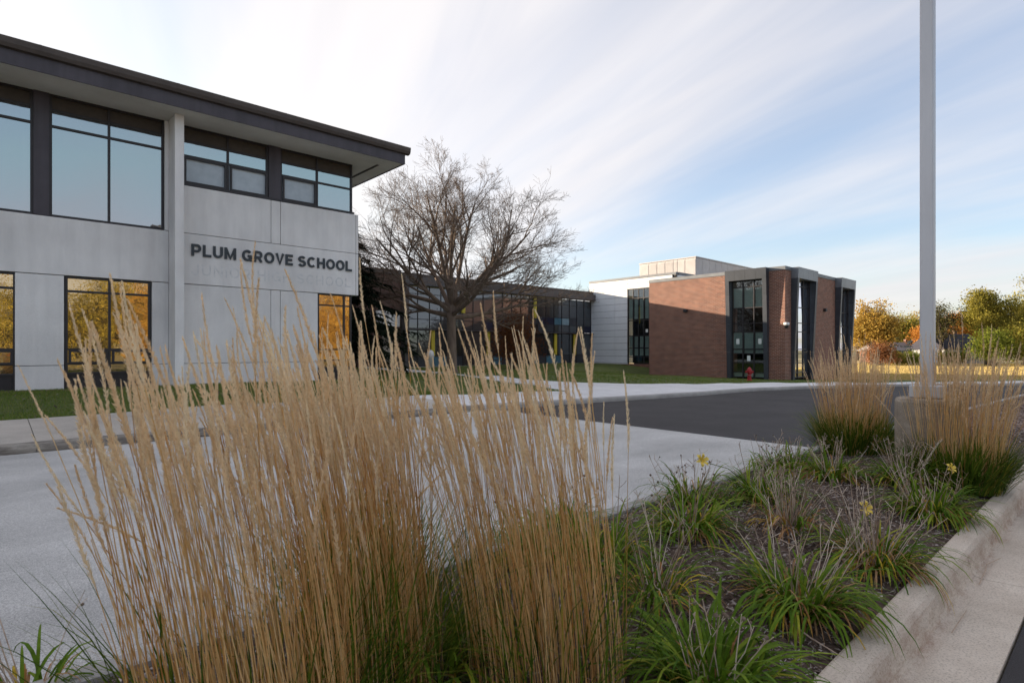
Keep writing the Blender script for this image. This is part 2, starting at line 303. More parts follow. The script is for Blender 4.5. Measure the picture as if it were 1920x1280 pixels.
leafm('leaf_olive', (.13,.13,.025), (.25,.22,.04), (.38,.30,.06)); leafm('leaf_green', (.08,.11,.018), (.17,.20,.028), (.32,.29,.05))
leafm('leaf_rust', (.20,.085,.035), (.28,.125,.055), (.33,.17,.08)); leafm('leaf_red', (.20,.03,.01), (.34,.06,.02), (.30,.12,.03)); leafm('leaf_dark', (.05,.055,.02), (.09,.085,.03), (.14,.11,.04))
leafm('leaf_brown', (.075,.028,.014), (.13,.05,.02), (.18,.08,.03))

# ------------------------------------------------------------------ ground heights
def road_z(a): return -.02*min(max(a-10, 0), 45)
CTRL = [(-40,14.6,.22),(-15,14.6,.22),(0,14.6,.22),(8,14.6,.2),(13,14,.12),(17,14.4,.05),(23,14.7,-.06),(27,14.3,-.15),(30,14,-.22),(35,12.6,-.32),(41,9.8,-.45),(46,7.8,-.55),(52,5.6,-.66),(62,1.5,-.72),
 (-40,20,.5),(-15,20,.5),(-5,20,.5),(0,20,.5),(5,20,.5),(10,20,.46),(10,25,.5),(12,31,.55),(18,35,.45),(20,37.4,.3),(23,37.2,.24),(28,37.2,.26),(34,37.2,.28),(40,37.2,.3),(45,37.2,.3),(44.9,34.5,.22),(44.5,31.5,-.15),
 (41.3,28,-.62),(41.3,24,-.62),(41.3,21,-.62),(41.3,16.7,-.6),(47,16.4,-.7),(57,16.4,-.82),(35,16.6,-.36),(35,22,-.3),(37,30,-.25),(30,25,-.1),(28,31,.05),(24,32,.1),(23,25,.06),(21.4,20,.0),(17.5,17,.04),(17.5,25,.32),(14,22,.3),(40,33,.1),(62,12,-.8),(70,25,-.85),(60,5,-.75)]
CT = np.array(CTRL)
def lawn_z(a, b):
    a = np.atleast_1d(np.asarray(a, float)); b = np.atleast_1d(np.asarray(b, float))
    d2 = (a[:, None]-CT[None, :, 0])**2 + (b[:, None]-CT[None, :, 1])**2 + .6; w = d2**-1.9; return (w*CT[None, :, 2]).sum(1)/w.sum(1)
def interp(x, pts):
    return float(np.interp(x, [p[0] for p in pts], [p[1] for p in pts]))
KERB = [(-60,11.5),(21,11.5),(23.5,11.75),(26,11.85),(30.2,11.4),(37.6,10.0),(44,7.9),(52,5.15),(62,1.0),(75,-5)]
BACK = [(-60,14.6),(8,14.6),(13.4,14.3),(15.2,13.6),(15.8,14.6),(17.2,17.5),(17.4,17.6),(20.6,17.6),(21.4,17.2),(23,15.6),(25.5,14.7),(29.75,14.0),(34.5,12.6),(41.4,9.9),(52,6.6),(62,2.6),(75,-3)]
kb = lambda a: interp(a, KERB); bk = lambda a: interp(a, BACK)
def sheet(name, aa, lo, hi, zf, nb, mat, kind='structure', parent=None):
    vs = []; fs = []; n = nb+1
    for a in aa:
        l, h = lo(a), hi(a); bb = np.linspace(l, h, n); zz = zf(np.full(n, a), bb); vs += [(a, b, z) for b, z in zip(bb, zz)]
    for i in range(len(aa)-1):
        for j in range(nb): fs.append((i*n+j, (i+1)*n+j, (i+1)*n+j+1, i*n+j+1))
    mb = MB(); mb.add(vs, fs); return mb.build(name, mat, parent, smooth=True, kind=kind)
rz = lambda aa, bb: np.array([road_z(a) for a in aa])
# far ground, one sheet to the horizon, gently below everything near
gm = MB(); ring = [0, 30, 60, 90, 130, 200, 400, 900, 2500]; seg = 48
gv = [(25, 15, -1.05)]
for q in ring[1:]:
    for j in range(seg):
        t = 2*math.pi*j/seg; x, y = 25+q*math.cos(t), 15+q*math.sin(t); gv.append((x, y, -1.05))
gf = [(0, 1+j, 1+(j+1)%seg) for j in range(seg)]
for i in range(len(ring)-2):
    for j in range(seg): gf.append((1+i*seg+j, 1+(i+1)*seg+j, 1+(i+1)*seg+(j+1)%seg, 1+i*seg+(j+1)%seg))
gm.add(gv, gf); tag(gm.build('ground', M['ground'], kind='structure'), 'rough grassy land reaching out to the horizon', 'ground')
o = sheet('road', list(np.arange(9.85, 75.1, 1.5)), lambda a: -14, lambda a: kb(a)+.02, rz, 8, M['asphalt']); tag(o, 'dark asphalt driveway curving past the brick building', 'road')
o = sheet('pavement', list(np.linspace(-45, 9.85, 40)), lambda a: 3.1, lambda a: 11.52, lambda a, b: rz(a, b)+.003, 6, M['lane']); tag(o, 'pale exposed concrete drop-off lane beside the grasses', 'pavement')
o = sheet('street', list(np.linspace(-45, 9.85, 20)), lambda a: -14, lambda a: .44, rz, 6, M['asphalt']); tag(o, 'dark asphalt parking lane at the lower right corner', 'road')
# sidewalk slabs
sw = tag(empty('sidewalk'), 'concrete sidewalk between the kerb and the lawn', 'sidewalk', kind='structure')
def swz(a, b):
    k = kb(a); h = max(bk(a)-k, .6); t = min(max((b-k)/h, 0), 1); za = road_z(a)+.15; zb = float(lawn_z(a, bk(a))[0])+.025; return za*(1-t)+max(zb, za-.02)*t
edges = [-38.5+3*i for i in range(16)] + [9.1, 11.2, 13.2, 15.2, 17.3, 19.0, 20.6, 22.4, 24.2, 26.2, 28.2, 30.2, 32.2, 34.2, 36.2, 38.2, 40.2, 42.2, 44.2, 46.2, 48.2, 50.2, 52.2, 55, 58, 61, 64, 68]
edges = sorted(set([e for e in edges if e <= 6.6 or e >= 9]))
for i in range(len(edges)-1):
    a0, a1 = edges[i]+.006, edges[i+1]-.006; vs = []; fs = []; na, nb_ = 4, 4
    for p in range(na+1):
        a = a0+(a1-a0)*p/na; k, h = kb(a)+.165, bk(a)
        for q in range(nb_+1):
            b = k+(h-k)*q/nb_; vs.append((a, b, swz(a, b)))
    n = nb_+1; nt_ = len(vs); vs += [(x, y, z-.25) for x, y, z in vs]
    for p in range(na):
        for q in range(nb_): fs.append((p*n+q, (p+1)*n+q, (p+1)*n+q+1, p*n+q+1))
    rim = [p*n for p in range(na+1)] + [na*n+q for q in range(1, n)] + [p*n+n-1 for p in range(na-1, -1, -1)] + [q for q in range(n-2, 0, -1)]
    for p in range(len(rim)): x, y = rim[p], rim[(p+1) % len(rim)]; fs.append((x, x+nt_, y+nt_, y))
    mb = MB(); mb.add(vs, fs); mb.build('slab', M['walk_old'] if a1 < 9.2 else M['walk_new'], sw)
for i in range(9):                                          # path to the far entrance
    b0, b1 = 17.6+i*2.0, 19.6+i*2.0-.012; vs = []; w0, w1 = 17.4, 20.5
    zz = lawn_z([w0, w1, w1, w0], [b0, b0, b1, b1])+.03
    vs = [(w0, b0, zz[0]), (w1, b0, zz[1]), (w1, b1, zz[2]), (w0, b1, zz[3])]; vs += [(x, y, z-.2) for x, y, z in vs]
    mb = MB(); mb.add(vs, [(0,1,2,3),(0,4,5,1),(1,5,6,2),(2,6,7,3),(3,7,4,0)]); mb.build('slab', M['walk_new'], sw)
# street kerb along the sidewalk
kr = tag(empty('kerb'), 'low concrete kerb edging the sidewalk', 'kerb', kind='structure')
ke = [-38.5+3*i for i in range(17)] + list(np.arange(12.5, 70, 2.0))
for i in range(len(ke)-1):
    a0, a1 = ke[i]+.004, ke[i+1]-.004; mb = MB(); k = 5; prof = [(0, -.12), (0, .08), (.02, .13), (.05, .148), (.162, .152), (.162, -.12)]; vs = []
    for p in range(k+1):
        a = a0+(a1-a0)*p/k
        for (x, z) in prof: vs.append((a, kb(a)+x, road_z(a)+z))
    n = len(prof); fs = [(p*n+q, (p+1)*n+q, (p+1)*n+(q+1)%n, p*n+(q+1)%n) for p in range(k) for q in range(n)] + [tuple(range(n)), tuple(k*n+q for q in range(n))[::-1]]
    mb.add(vs, fs); mb.build('kerb_stone', M['kerb_old'] if a1 < 9.7 else M['kerb_far'], kr)
# lawn
def lawn_lo(a):
    return bk(a)-.05
la = sorted(set(list(np.arange(-40, 17.3, 1.2)) + list(np.arange(17.4, 20.6, .8)) + list(np.arange(20.6, 66, .8))))
o = sheet('lawn', la, lawn_lo, lambda a: 60 if a < 41 else max(60-(a-41)*7, bk(a)+2.6), lambda a, b: lawn_z(a, b), 60, M['lawn']); tag(o, 'green mown lawn in front of the school', 'lawn')
o = sheet('field', list(np.linspace(40, 170, 30)), lambda a: -40, lambda a: 130, lambda a, b: np.full(len(a), -.88)+.0*a, 20, M['field']); tag(o, 'sunlit tan dry grass field behind the driveway', 'field')

def scatter_blades(name, a, b, z, h, w, mat, label, lean=.35):
    n = len(a); th = npr.uniform(0, 2*np.pi, n); hh = h*npr.uniform(.6, 1.3, n); ww = w*npr.uniform(.7, 1.3, n); l = npr.normal(0, lean, (n, 2))*hh[:, None]
    p = np.stack([a, b, z], 1); sd = np.stack([np.cos(th), np.sin(th), np.zeros(n)], 1)*ww[:, None]*.5
    tip = p+np.stack([l[:, 0], l[:, 1], hh], 1); v = np.stack([p-sd, p+sd, tip], 1).reshape(-1, 3); f = np.arange(3*n).reshape(-1, 3)
    r = np.repeat(npr.random(n), 3); return tag(ob(name, npmesh(name, v, f, r), mat), label, 'grass', kind='stuff')
def lawn_pts(n, a0, a1, b1, bmin=0):
    a = npr.uniform(a0, a1, n); lo = np.maximum(np.array([bk(x) for x in a])+.02, bmin); b = lo+(b1-lo)*npr.random(n)
    k = ~((a > 17.35) & (a < 20.55) & (b < 36)) & (b > lo); return a[k], b[k]
a, b = lawn_pts(42000, -2, 10.5, 19.9); scatter_blades('lawn_grass', a, b, lawn_z(a, b), .055, .012, M['lawn_blades'], 'short green grass blades by the pale concrete wing')
a, b = lawn_pts(60000, 8, 41, 36)
k = (b < 36.9); scatter_blades('lawn_grass', a[k], b[k], lawn_z(a[k], b[k]), .06, .025, M['lawn_blades'], 'short green grass blades on the lawn by the brick building')
n = 120000; Y = npr.uniform(42, 100, n); X = Y*npr.uniform(.52, 1.0, n); a = .739*X+.674*Y; b = -.674*X+.739*Y
k = (a > 56) | (b < 15); kk = b > np.array([bk(min(x, 75)) for x in a])+2.6; k = k & kk
scatter_blades('field_grass', a[k], b[k], np.full(k.sum(), -.89), .12, .08, M['field_blades'], 'sunlit tan dry grass blades on the field', .5)
o = sheet('mulch_strip', list(np.arange(-30, 10.01, .5)), lambda a: 19.35+.12*math.sin(a*1.7)+.07*math.sin(a*4.1), lambda a: 19.99, lambda a, b: lawn_z(a, b)+.012, 3, M['mulch_tan']); tag(o, 'brown mulch strip along the foot of the concrete wing', 'mulch')
n = 420; a = np.concatenate([npr.uniform(-1, 10, 220), npr.uniform(10, 40, 200)]); b = np.array([npr.uniform(bk(x)-1.5, 19.3 if x < 10 else 30) for x in a]); k = ~((a > 17) & (a < 21)) & (b > np.array([bk(x) for x in a])); a, b = a[k], b[k]; n = len(a)
th = npr.uniform(0, 6.28, n); L_ = npr.uniform(.025, .06, n)[:, None]; u = np.stack([np.cos(th), np.sin(th), npr.normal(0, .35, n)], 1)*L_; w = np.stack([-np.sin(th), np.cos(th), npr.normal(0, .35, n)], 1)*L_*.7; p = np.stack([a, b, lawn_z(a, b)+.055], 1)
tag(ob('fallen_leaves', npmesh('fallen_leaves', np.stack([p-u, p-w, p+u, p+w], 1).reshape(-1, 3), np.arange(4*n).reshape(-1, 4), np.repeat(npr.random(n), 4)), M['chips']), 'brown fallen leaves scattered over the lawn', 'leaves', kind='stuff')
# pale path across the field edge
o = sheet('path', list(np.linspace(44, 120, 30)), lambda a: bk(min(a, 75))+3.2-(max(a-75, 0)*.3), lambda a: bk(min(a, 75))+3.9-(max(a-75, 0)*.3), lambda a, b: np.full(len(a), -.70) - np.minimum(np.maximum(a-50, 0)*.012, .22), 2, M['walk_new']); tag(o, 'thin pale path beyond the driveway kerb', 'path')

# ------------------------------------------------------------------ planted island
isl = tag(empty('island_kerb'), 'weathered concrete kerb and gutter around the planted island', 'kerb', kind='structure')
prof_near = [(.955, -.05), (.955, .150), (.94, .158), (.86, .160), (.825, .152), (.805, .13), (.792, .09), (.778, .03), (.765, .008), (.72, .0), (.45, .012), (.45, -.05)]
def sweep(prof, a0, a1, k, zf, name, mat, parent):
    vs = []; n = len(prof)
    for p in range(k+1):
        a = a0+(a1-a0)*p/k
        for (b, z) in prof: vs.append((a, b, zf(a)+z))
    fs = [(p*n+q, p*n+(q+1)%n, (p+1)*n+(q+1)%n, (p+1)*n+q) for p in range(k) for q in range(n)] + [tuple(range(n))[::-1], tuple(k*n+q for q in range(n))]
    mb = MB(); mb.add(vs, fs); return mb.build(name, mat, parent)
for i in range(-5, 10):
    a0 = 5.1+3*i; sweep(prof_near, a0+.004, a0+2.996, 6, road_z, 'kerb_stone', M['kerb'], isl)
    sweep([(3.1, -.05), (3.1, .15), (3.115, .158), (3.235, .155), (3.25, .14), (3.26, -.05)], a0+.004, a0+2.996, 6, road_z, 'kerb_stone', M['kerb_far'], isl)
def mulch_z(a, b):
    t = np.clip((np.asarray(b)-.95)/2.15, 0, 1); return np.array([road_z(x) for x in np.atleast_1d(a)])+.115+.13*np.sin(np.pi*t)
o = sheet('mulch_bed', list(np.arange(-10, 14.1, .25)), lambda a: .945, lambda a: 3.11, mulch_z, 10, M['mulch']); tag(o, 'dark shredded bark mulch in the planted island', 'mulch')
o = sheet('mulch_bed', list(np.arange(14, 35.1, .7)), lambda a: .945, lambda a: 3.11, mulch_z, 8, M['mulch_tan']); tag(o, 'dry tan mulch at the far end of the island', 'mulch')
def chips(name, n, a0, a1, size, label):
    a = a0+(a1-a0)*npr.random(n)**1.3; b = npr.uniform(.97, 3.08, n); z = mulch_z(a, b)+npr.uniform(.0, .018, n)
    th = npr.uniform(0, 2*np.pi, n); L = size*npr.uniform(.5, 1.7, n); w = size*npr.uniform(.1, .28, n); ti = npr.normal(0, .28, n)
    d = np.stack([np.cos(th), np.sin(th), ti], 1)*L[:, None]*.5; s_ = np.stack([-np.sin(th), np.cos(th), npr.normal(0, .4, n)], 1)*w[:, None]*.5; p = np.stack([a, b, z], 1); up = np.array([0, 0, .006])
    v = np.stack([p-d-s_, p-d*.8+s_, p+d+s_*.6, p+d*.9-s_, p+up], 1).reshape(-1, 3); i = np.arange(n)*5
    f = np.concatenate([np.stack([i, i+3, i+4], 1), np.stack([i+3, i+2, i+4], 1), np.stack([i+2, i+1, i+4], 1), np.stack([i+1, i, i+4], 1)])
    return tag(ob(name, npmesh(name, v, f, np.repeat(npr.random(n), 5)), M['chips']), label, 'mulch', kind='stuff')
chips('bark_chips', 34000, .2, 9, .032, 'loose bark chips strewn between the daylilies')
chips('bark_chips', 14000, 8, 30, .05, 'loose bark chips at the far end of the island')

# ------------------------------------------------------------------ left wing of the school
lb = tag(empty('school_wing', (0, 20, .5)), 'two storey pale concrete school wing with dark overhanging eaves and lettering', 'building')
def P(mb, name, mat, par=lb, **k):
    o = mb.build(name, mat, par, **k); o.matrix_parent_inverse = Matrix.Identity(4)
    if par is not None:
        loc = Vector((0, 0, 0)); q = par
        while q is not None: loc += q.location; q = q.parent
        o.data.transform(Matrix.Translation(-loc))
    return o
def Bx(name, mat, x0, x1, y0, y1, z0, z1, par=lb, bev=0):
    return P(MB().box(x0, x1, y0, y1, z0, z1), name, mat, par, bev=bev)
F = 20.0; J = .008
def panel(x0, x1, z0, z1, y=F, th=.2): return Bx('wall_panel', M['precast'], x0+J, x1-J, y, y+th, z0+J, z1-J, bev=.008)
Bx('inner_wall', M['joint'], -45, 10.05, F+.15, F+.16, .3, 3.64); Bx('inner_wall', M['joint'], -45, 10.28, F+.15, F+.16, 3.66, 6.7)
Bx('inner_wall', M['joint'], 10.02, 10.04, F+.17, 44, .3, 3.64); Bx('wall', M['precast'], 10.07, 10.31, F+.21, 44, 3.66, 6.74)
Bx('wall', M['precast'], -45, 10.1, 44, 44.2, .3, 8.6); Bx('wall', M['precast'], 9.9, 10.06, F+2, 44, 6.76, 8.6); Bx('wall', M['precast'], -45.2, -45, F, 44.2, .3, 8.6)
MOD = 3.07
# upper wall right of the fin column: joints as in the photograph
for (x0, x1) in ((4.26, 7.05), (7.05, 7.37), (7.37, 10.2), (10.2, 10.31)): panel(x0, x1, 5.24, 6.73)
panel(4.26, 10.2, 3.65, 5.24); panel(10.2, 10.31, 3.65, 5.24)
for (x0, x1) in ((4.26, 7.05), (7.05, 7.37), (7.37, 8.72)):
    panel(x0, x1, 1.16, 3.65, F+.02); panel(x0, x1, .42, 1.16, F+.02)
for k in range(0, 9):                                       # left of the column
    x = .42-MOD*k
    panel(x, x+1.04, 1.16, 3.65, F+.02); panel(x, x+1.04, .42, 1.16, F+.02)
panel(3.54, 3.99, 1.16, 3.65, F+.02); panel(3.54, 3.99, .42, 1.16, F+.02)
for k in range(0, 5): panel(3.99-6.14*(k+1), 3.99-6.14*k, 3.65, 5.24)
Bx('wall_panel', M['precast'], 3.88, 3.985, F, F+.2, 5.25, 8.6, bev=.006)
Bx('plinth', M['walk_new'], -45, 10.0, F-.03, F+.1, .28, .47, bev=.01)
Bx('column', M['precast'], 3.99, 4.235, 19.23, F+.15, .35, 8.61, bev=.012)
def window(x0, x1, z0, z1, cols, rows, gl, y=F+.07, par=lb, fw=.05, depth=.1, mat='bronze', special=None):
    """framed window: perimeter frame, mullion bars, one pane per opening"""
    w = P(MB().box(x0, x1, y, y+depth, z1-fw, z1).box(x0, x1, y, y+depth, z0, z0+fw).box(x0, x0+fw, y+.001, y+depth-.001, z0+fw, z1-fw).box(x1-fw, x1, y+.001, y+depth-.001, z0+fw, z1-fw), 'window', M[mat], par)
    for c in cols: P(MB().box(c-fw/2, c+fw/2, y+.004, y+depth-.01, z0+fw, z1-fw), 'mullion', M[mat], w)
    for r in rows: P(MB().box(x0+fw, x1-fw, y+.009, y+depth-.015, r-fw/2, r+fw/2), 'transom', M[mat], w)
    xs = [x0]+list(cols)+[x1]; zs = [z0]+list(rows)+[z1]
    for i in range(len(xs)-1):
        for j in range(len(zs)-1):
            m = gl(i, j) if callable(gl) else gl
            if m is None: continue
            P(MB().box(xs[i]+.01, xs[i+1]-.01, y+depth*.55, y+depth*.55+.012, zs[j]+.01, zs[j+1]-.01), 'spandrel' if m == 'spandrel' else 'pane', M[m], w)
    return w
def awning(x0, x1, z0, z1, y, par):
    fw = .055; f = MB().box(x0, x1, y-.03, y+.03, z1-fw, z1).box(x0, x1, y-.03, y+.03, z0, z0+fw).box(x0, x0+fw, y-.029, y+.029, z0+fw, z1-fw).box(x1-fw, x1, y-.029, y+.029, z0+fw, z1-fw)
    P(f, 'sash', M['bronze'], par)
upg = lambda i, j: 'spandrel' if j == 2 else 'glass_up'
for k in range(5):
    x1 = 3.87-MOD*k; x0 = x1-2.73
    window(x0, x1, 5.25, 8.61, [x0+1.35], [7.74, 8.18], upg, fw=.06)
    Bx('pilaster', M['purple'], x0-.34+.003, x0-.003, F+.03, F+.2, 5.255, 8.61)
w = window(4.25, 6.98, 6.75, 8.61, [5.70], [7.68, 8.14], lambda i, j: 'spandrel' if j == 2 else 'glass_up' if j == 1 else 'frosted', fw=.06)
for (x0, x1) in ((4.42, 5.64), (5.76, 6.94)): awning(x0, x1, 6.82, 7.64, F+.06, w)
Bx('pilaster', M['purple'], 6.983, 7.387, F+.03, F+.2, 6.755, 8.61)
w = window(7.39, 10.09, 6.75, 8.61, [8.72], [7.68, 8.14], lambda i, j: 'spandrel' if j == 2 else 'glass_up' if j == 1 or i == 1 else 'frosted', fw=.06)
awning(7.47, 8.66, 6.82, 7.64, F+.06, w)
Bx('side_glass', M['glass_up'], 10.06, 10.075, F+.2, F+1.95, 6.8, 8.1); Bx('side_frame', M['bronze'], 10.04, 10.09, F+.18, F+2, 8.12, 8.6)
Bx('sill', M['bronze'], 4.25, 10.13, F-.02, F+.069, 6.735, 6.80)
for k in range(9):
    x1 = 3.52-MOD*k; x0 = x1-2.04
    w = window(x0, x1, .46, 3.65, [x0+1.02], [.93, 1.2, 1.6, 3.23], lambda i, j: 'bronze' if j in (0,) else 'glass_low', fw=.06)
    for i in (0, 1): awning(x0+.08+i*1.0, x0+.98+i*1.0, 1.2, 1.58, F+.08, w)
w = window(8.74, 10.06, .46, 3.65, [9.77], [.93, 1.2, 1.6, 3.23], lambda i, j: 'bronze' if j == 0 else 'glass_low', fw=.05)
# eaves
Bx('soffit', M['soffit'], -46, 11.46, 18.64, 45.6, 8.61, 8.64)
Bx('fascia', M['purple'], -46.1, 11.5, 18.6, 18.635, 8.585, 8.97); Bx('fascia', M['purple'], 11.465, 11.5, 18.637, 45.6, 8.585, 8.97)
gp = [(18.59, 8.95), (18.50, 8.97), (18.46, 9.06), (18.44, 9.2), (18.47, 9.215), (18.66, 9.215), (18.66, 8.95)]
P(MB().prism(gp, 'x', -46.2, 11.66), 'gutter', M['gutter'])
P(MB().prism([(11.51, 8.95), (11.60, 8.97), (11.64, 9.06), (11.66, 9.2), (11.63, 9.213), (11.45, 9.213), (11.45, 8.95)], 'y', 18.665, 45.7), 'gutter', M['gutter'])
for x in np.arange(-8.3, 11.6, 3.05): P(MB().prism([(p[0]-.004, p[1]+.002) for p in gp], 'x', x, x+.05), 'gutter_strap', M['gutter'])
Bx('roof', M['roof'], -46, 11.4, 18.7, 45.5, 8.98, 9.16)
Bx('soffit_vent', M['gutter'], 10.75, 10.87, 19.4, 23.5, 8.604, 8.6095)
# lettering
def arc(cx, cy, rx, ry, a0, a1, n=10):
    return [(cx+rx*math.cos(R(a0+(a1-a0)*i/n)), cy+ry*math.sin(R(a0+(a1-a0)*i/n))) for i in range(n+1)]
GL = {   # heavy grotesque capitals drawn as stroke centre lines: (width, strokes)
 'P': (.72, [[(.1, 0), (.1, 1)], [(.1, .9)]+arc(.42, .655, .2, .245, 90, -90)+[(.1, .41)]]),
 'R': (.76, [[(.1, 0), (.1, 1)], [(.1, .9)]+arc(.42, .665, .2, .235, 90, -90)+[(.1, .43)], [(.4, .43), (.64, .0)]]),
 'L': (.64, [[(.1, 0), (.1, 1)], [(.1, .1), (.64, .1)]]),
 'U': (.76, [[(.1, 1)]+arc(.38, .38, .28, .28, 180, 360)+[(.66, 1)]]),
 'M': (.92, [[(.1, 0), (.1, 1)], [(.82, 0), (.82, 1)], [(.1, .93), (.46, .1), (.82, .93)]]),
 'G': (.84, [arc(.42, .5, .32, .4, 40, 325, 20), [(.74, .0), (.74, .45)], [(.46, .46), (.82, .46)]]),
 'O': (.86, [arc(.43, .5, .33, .4, 0, 360, 26)]),
 'V': (.74, [[(.08, 1), (.37, .04), (.66, 1)]]),
 'E': (.66, [[(.1, 0), (.1, 1)], [(.1, .9), (.66, .9)], [(.1, .51), (.6, .51)], [(.1, .1), (.66, .1)]]),
 'S': (.74, [arc(.37, .705, .25, .195, 25, 270, 12)+arc(.37, .295, .27, .215, 90, -158, 12)[1:]]),
 'C': (.82, [arc(.42, .5, .32, .4, 45, 315, 20)]),
 'H': (.76, [[(.1, 0), (.1, 1)], [(.66, 0), (.66, 1)], [(.1, .52), (.66, .52)]]),
 'J': (.6, [[(.5, 1)]+arc(.28, .32, .22, .22, 0, -180)]), 'N': (.78, [[(.1, 0), (.1, 1)], [(.68, 0), (.68, 1)], [(.1, .93), (.68, .07)]]), 'I': (.2, [[(.1, 0), (.1, 1)]])}
def glyphs(text, x0, x1, zb, h, y, name, mat, dep, th):
    gap = .13; adv = 0; pos = []
    for ch in text:
        if ch == ' ': adv += .36; continue
        pos.append((ch, adv)); adv += GL[ch][0]+gap
    sx = (x1-x0)/(adv-gap)
    for ch, ax in pos:
        mb = MB()
        for k, st in enumerate(GL[ch][1]):
            closed = st[0] == st[-1] or (abs(st[0][0]-st[-1][0]) < 1e-6 and abs(st[0][1]-st[-1][1]) < 1e-6); n = len(st); L_, R_ = [], []
            for i in range(n):
                p = st[i]; q0 = st[i-1] if i else (st[-2] if closed else None); q1 = st[i+1] if i < n-1 else (st[1] if closed else None)
                ns = []
                for (u, v) in ((q0, p), (p, q1)):
                    if u and v: dx, dz = (v[0]-u[0])*sx, (v[1]-u[1])*h; l = math.hypot(dx, dz) or 1; ns.append((-dz/l, dx/l))
                nx, nz_ = sum(t[0] for t in ns)/len(ns), sum(t[1] for t in ns)/len(ns); l2 = max(nx*nx+nz_*nz_, .3); w = th*h*.5/l2
                cx, cz = x0+(p[0]+ax)*sx, zb+p[1]*h; L_.append((cx+nx*w, cz+nz_*w)); R_.append((cx-nx*w, cz-nz_*w))
            yf = y-dep-.0012*k; vs = [(q[0], yf, q[1]) for q in L_]+[(q[0], yf, q[1]) for q in R_]+[(q[0], y, q[1]) for q in L_]+[(q[0], y, q[1]) for q in R_]; fs = []
            for i in range(n-1): fs += [(i, i+1, n+i+1, n+i), (i, 2*n+i, 2*n+i+1, i+1), (n+i, n+i+1, 3*n+i+1, 3*n+i)]
            if not closed: fs += [(0, n, 3*n, 2*n), (n-1, 3*n-1, 4*n-1, 2*n-1)]
            mb.add(vs, fs)
        P(mb, name, mat)
glyphs('PLUM GROVE SCHOOL', 4.60, 10.02, 4.545, .375, F-.004, 'letter', M['letter'], .04, .205)
glyphs('JUNIOR HIGH SCHOOL', 4.60, 10.0, 3.93, .36, F-.0002, 'letter_ghost', M['stain'], .0012, .13)

# ------------------------------------------------------------------ glass link wing and old brick wing
lk = tag(empty('link_wing', (34, 37.4, .3)), 'dark glazed two storey link wing with yellow fins behind the bare tree', 'building')
G = 37.4
Lx = lambda n, m, *a, **k: Bx(n, m, *a, par=lk, **k)
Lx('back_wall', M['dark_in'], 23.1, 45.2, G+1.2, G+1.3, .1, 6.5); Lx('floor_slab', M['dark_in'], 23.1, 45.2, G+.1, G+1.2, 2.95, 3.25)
Lx('roof', M['roof'], 22.7, 45.3, G+.0, G+16, 7.05, 7.2)
for i in range(9):
    x0 = 22.75+i*2.5; Lx('fascia_panel', M['fascia'], x0+.006, min(x0+2.494, 45.35), G-.62, G-.02, 6.5, 7.12, bev=.008)
Lx('parapet', M['gutter'], 22.7, 45.0, G-.3, G+.1, 7.13, 7.42); Lx('frame_post', M['fascia'], 22.75, 23.12, G-.6, G+.1, .1, 6.49, bev=.008)
Lx('ledge', M['fascia'], 23.13, 45.4, G-.35, G+.05, 3.13, 3.22)
cols = [23.15+i*1.092 for i in range(21)]
col_mats = {0: 'glass_dark', 1: 'navy', 2: 'slate', 3: 'maroon', 4: 'teal', 5: 'palepane'}
for i in range(20):
    x0, x1 = cols[i], cols[i+1]
    Lx('mullion', M['bronze'], x0-.03, x0+.03, G-.04, G+.08, .2, 6.5)
    for (z0, z1, kind) in ((.28, 1.05, 'low'), (1.05, 3.1, 'glass'), (3.24, 3.95, 'band'), (3.95, 4.65, 'band2'), (4.65, 5.9, 'glass'), (5.9, 6.48, 'glass')):
        m = 'glass_dark'
        q = rnd.random()
        if kind == 'low': m = 'teal' if i in (2, 3, 8, 12, 14, 15) else 'slate' if q < .5 else 'glass_dark'
        if kind == 'band': m = 'navy' if i in (7, 19) else 'slate' if q < .5 and i > 8 else 'glass_dark'
        if kind == 'band2': m = 'palepane' if i == 16 else 'teal' if i == 15 else 'slate' if i in (12, 17) else 'maroon' if i == 8 else 'navy' if i in (13, 14) else 'glass_dark'
        Lx('pane', M[m], x0+.03, x1-.03, G, G+.012, z0+.02, z1-.02)
Lx('mullion', M['bronze'], cols[20]-.03, cols[20]+.03, G-.04, G+.08, .2, 6.5)
for z in (1.05, 3.95, 4.65, 5.9): Lx('rail', M['bronze'], 23.15, 45, G-.03, G+.07, z-.025, z+.025)
for (x, z0, z1) in ((25.58, 1.1, 3.1), (31.27, 1.1, 3.1), (39.63, 1.1, 3.1), (42.38, 1.1, 3.1), (36.91, 4.5, 6.45), (28.6, 4.6, 6.45)): Lx('fin', M['yellow'], x-.16, x+.16, G-.16, G-.045, z0, z1)
Lx('plinth', M['walk_new'], 23.1, 45, G-.25, G+.1, -.2, .26)
ow = tag(empty('brick_wing', (18, 37.4, .3)), 'old dark brick wing with a white panel behind the evergreen', 'building')
Ox = lambda n, m, *a, **k: Bx(n, m, *a, par=ow, **k)
Ox('wall', M['brick_old'], 10.5, 22.7, G-.05, G+.3, -.2, 7.2); Ox('coping', M['gutter'], 10.4, 22.68, G-.2, G+8, 7.21, 7.55)
Ox('white_panel', M['white_panel'], 20.6, 22.6, G-.12, G-.055, 3.3, 4.45, bev=.01); Ox('door', M['walk_old'], 21.1, 21.95, G-.1, G-.055, .35, 2.9, bev=.01); Ox('window', M['bronze'], 17.0, 20.3, G-.1, G-.055, 3.3, 4.45)
for x in (17.1, 18.2, 19.3): Ox('pane', M['glass_dark'], x, x+.95, G-.112, G-.102, 3.4, 4.35)
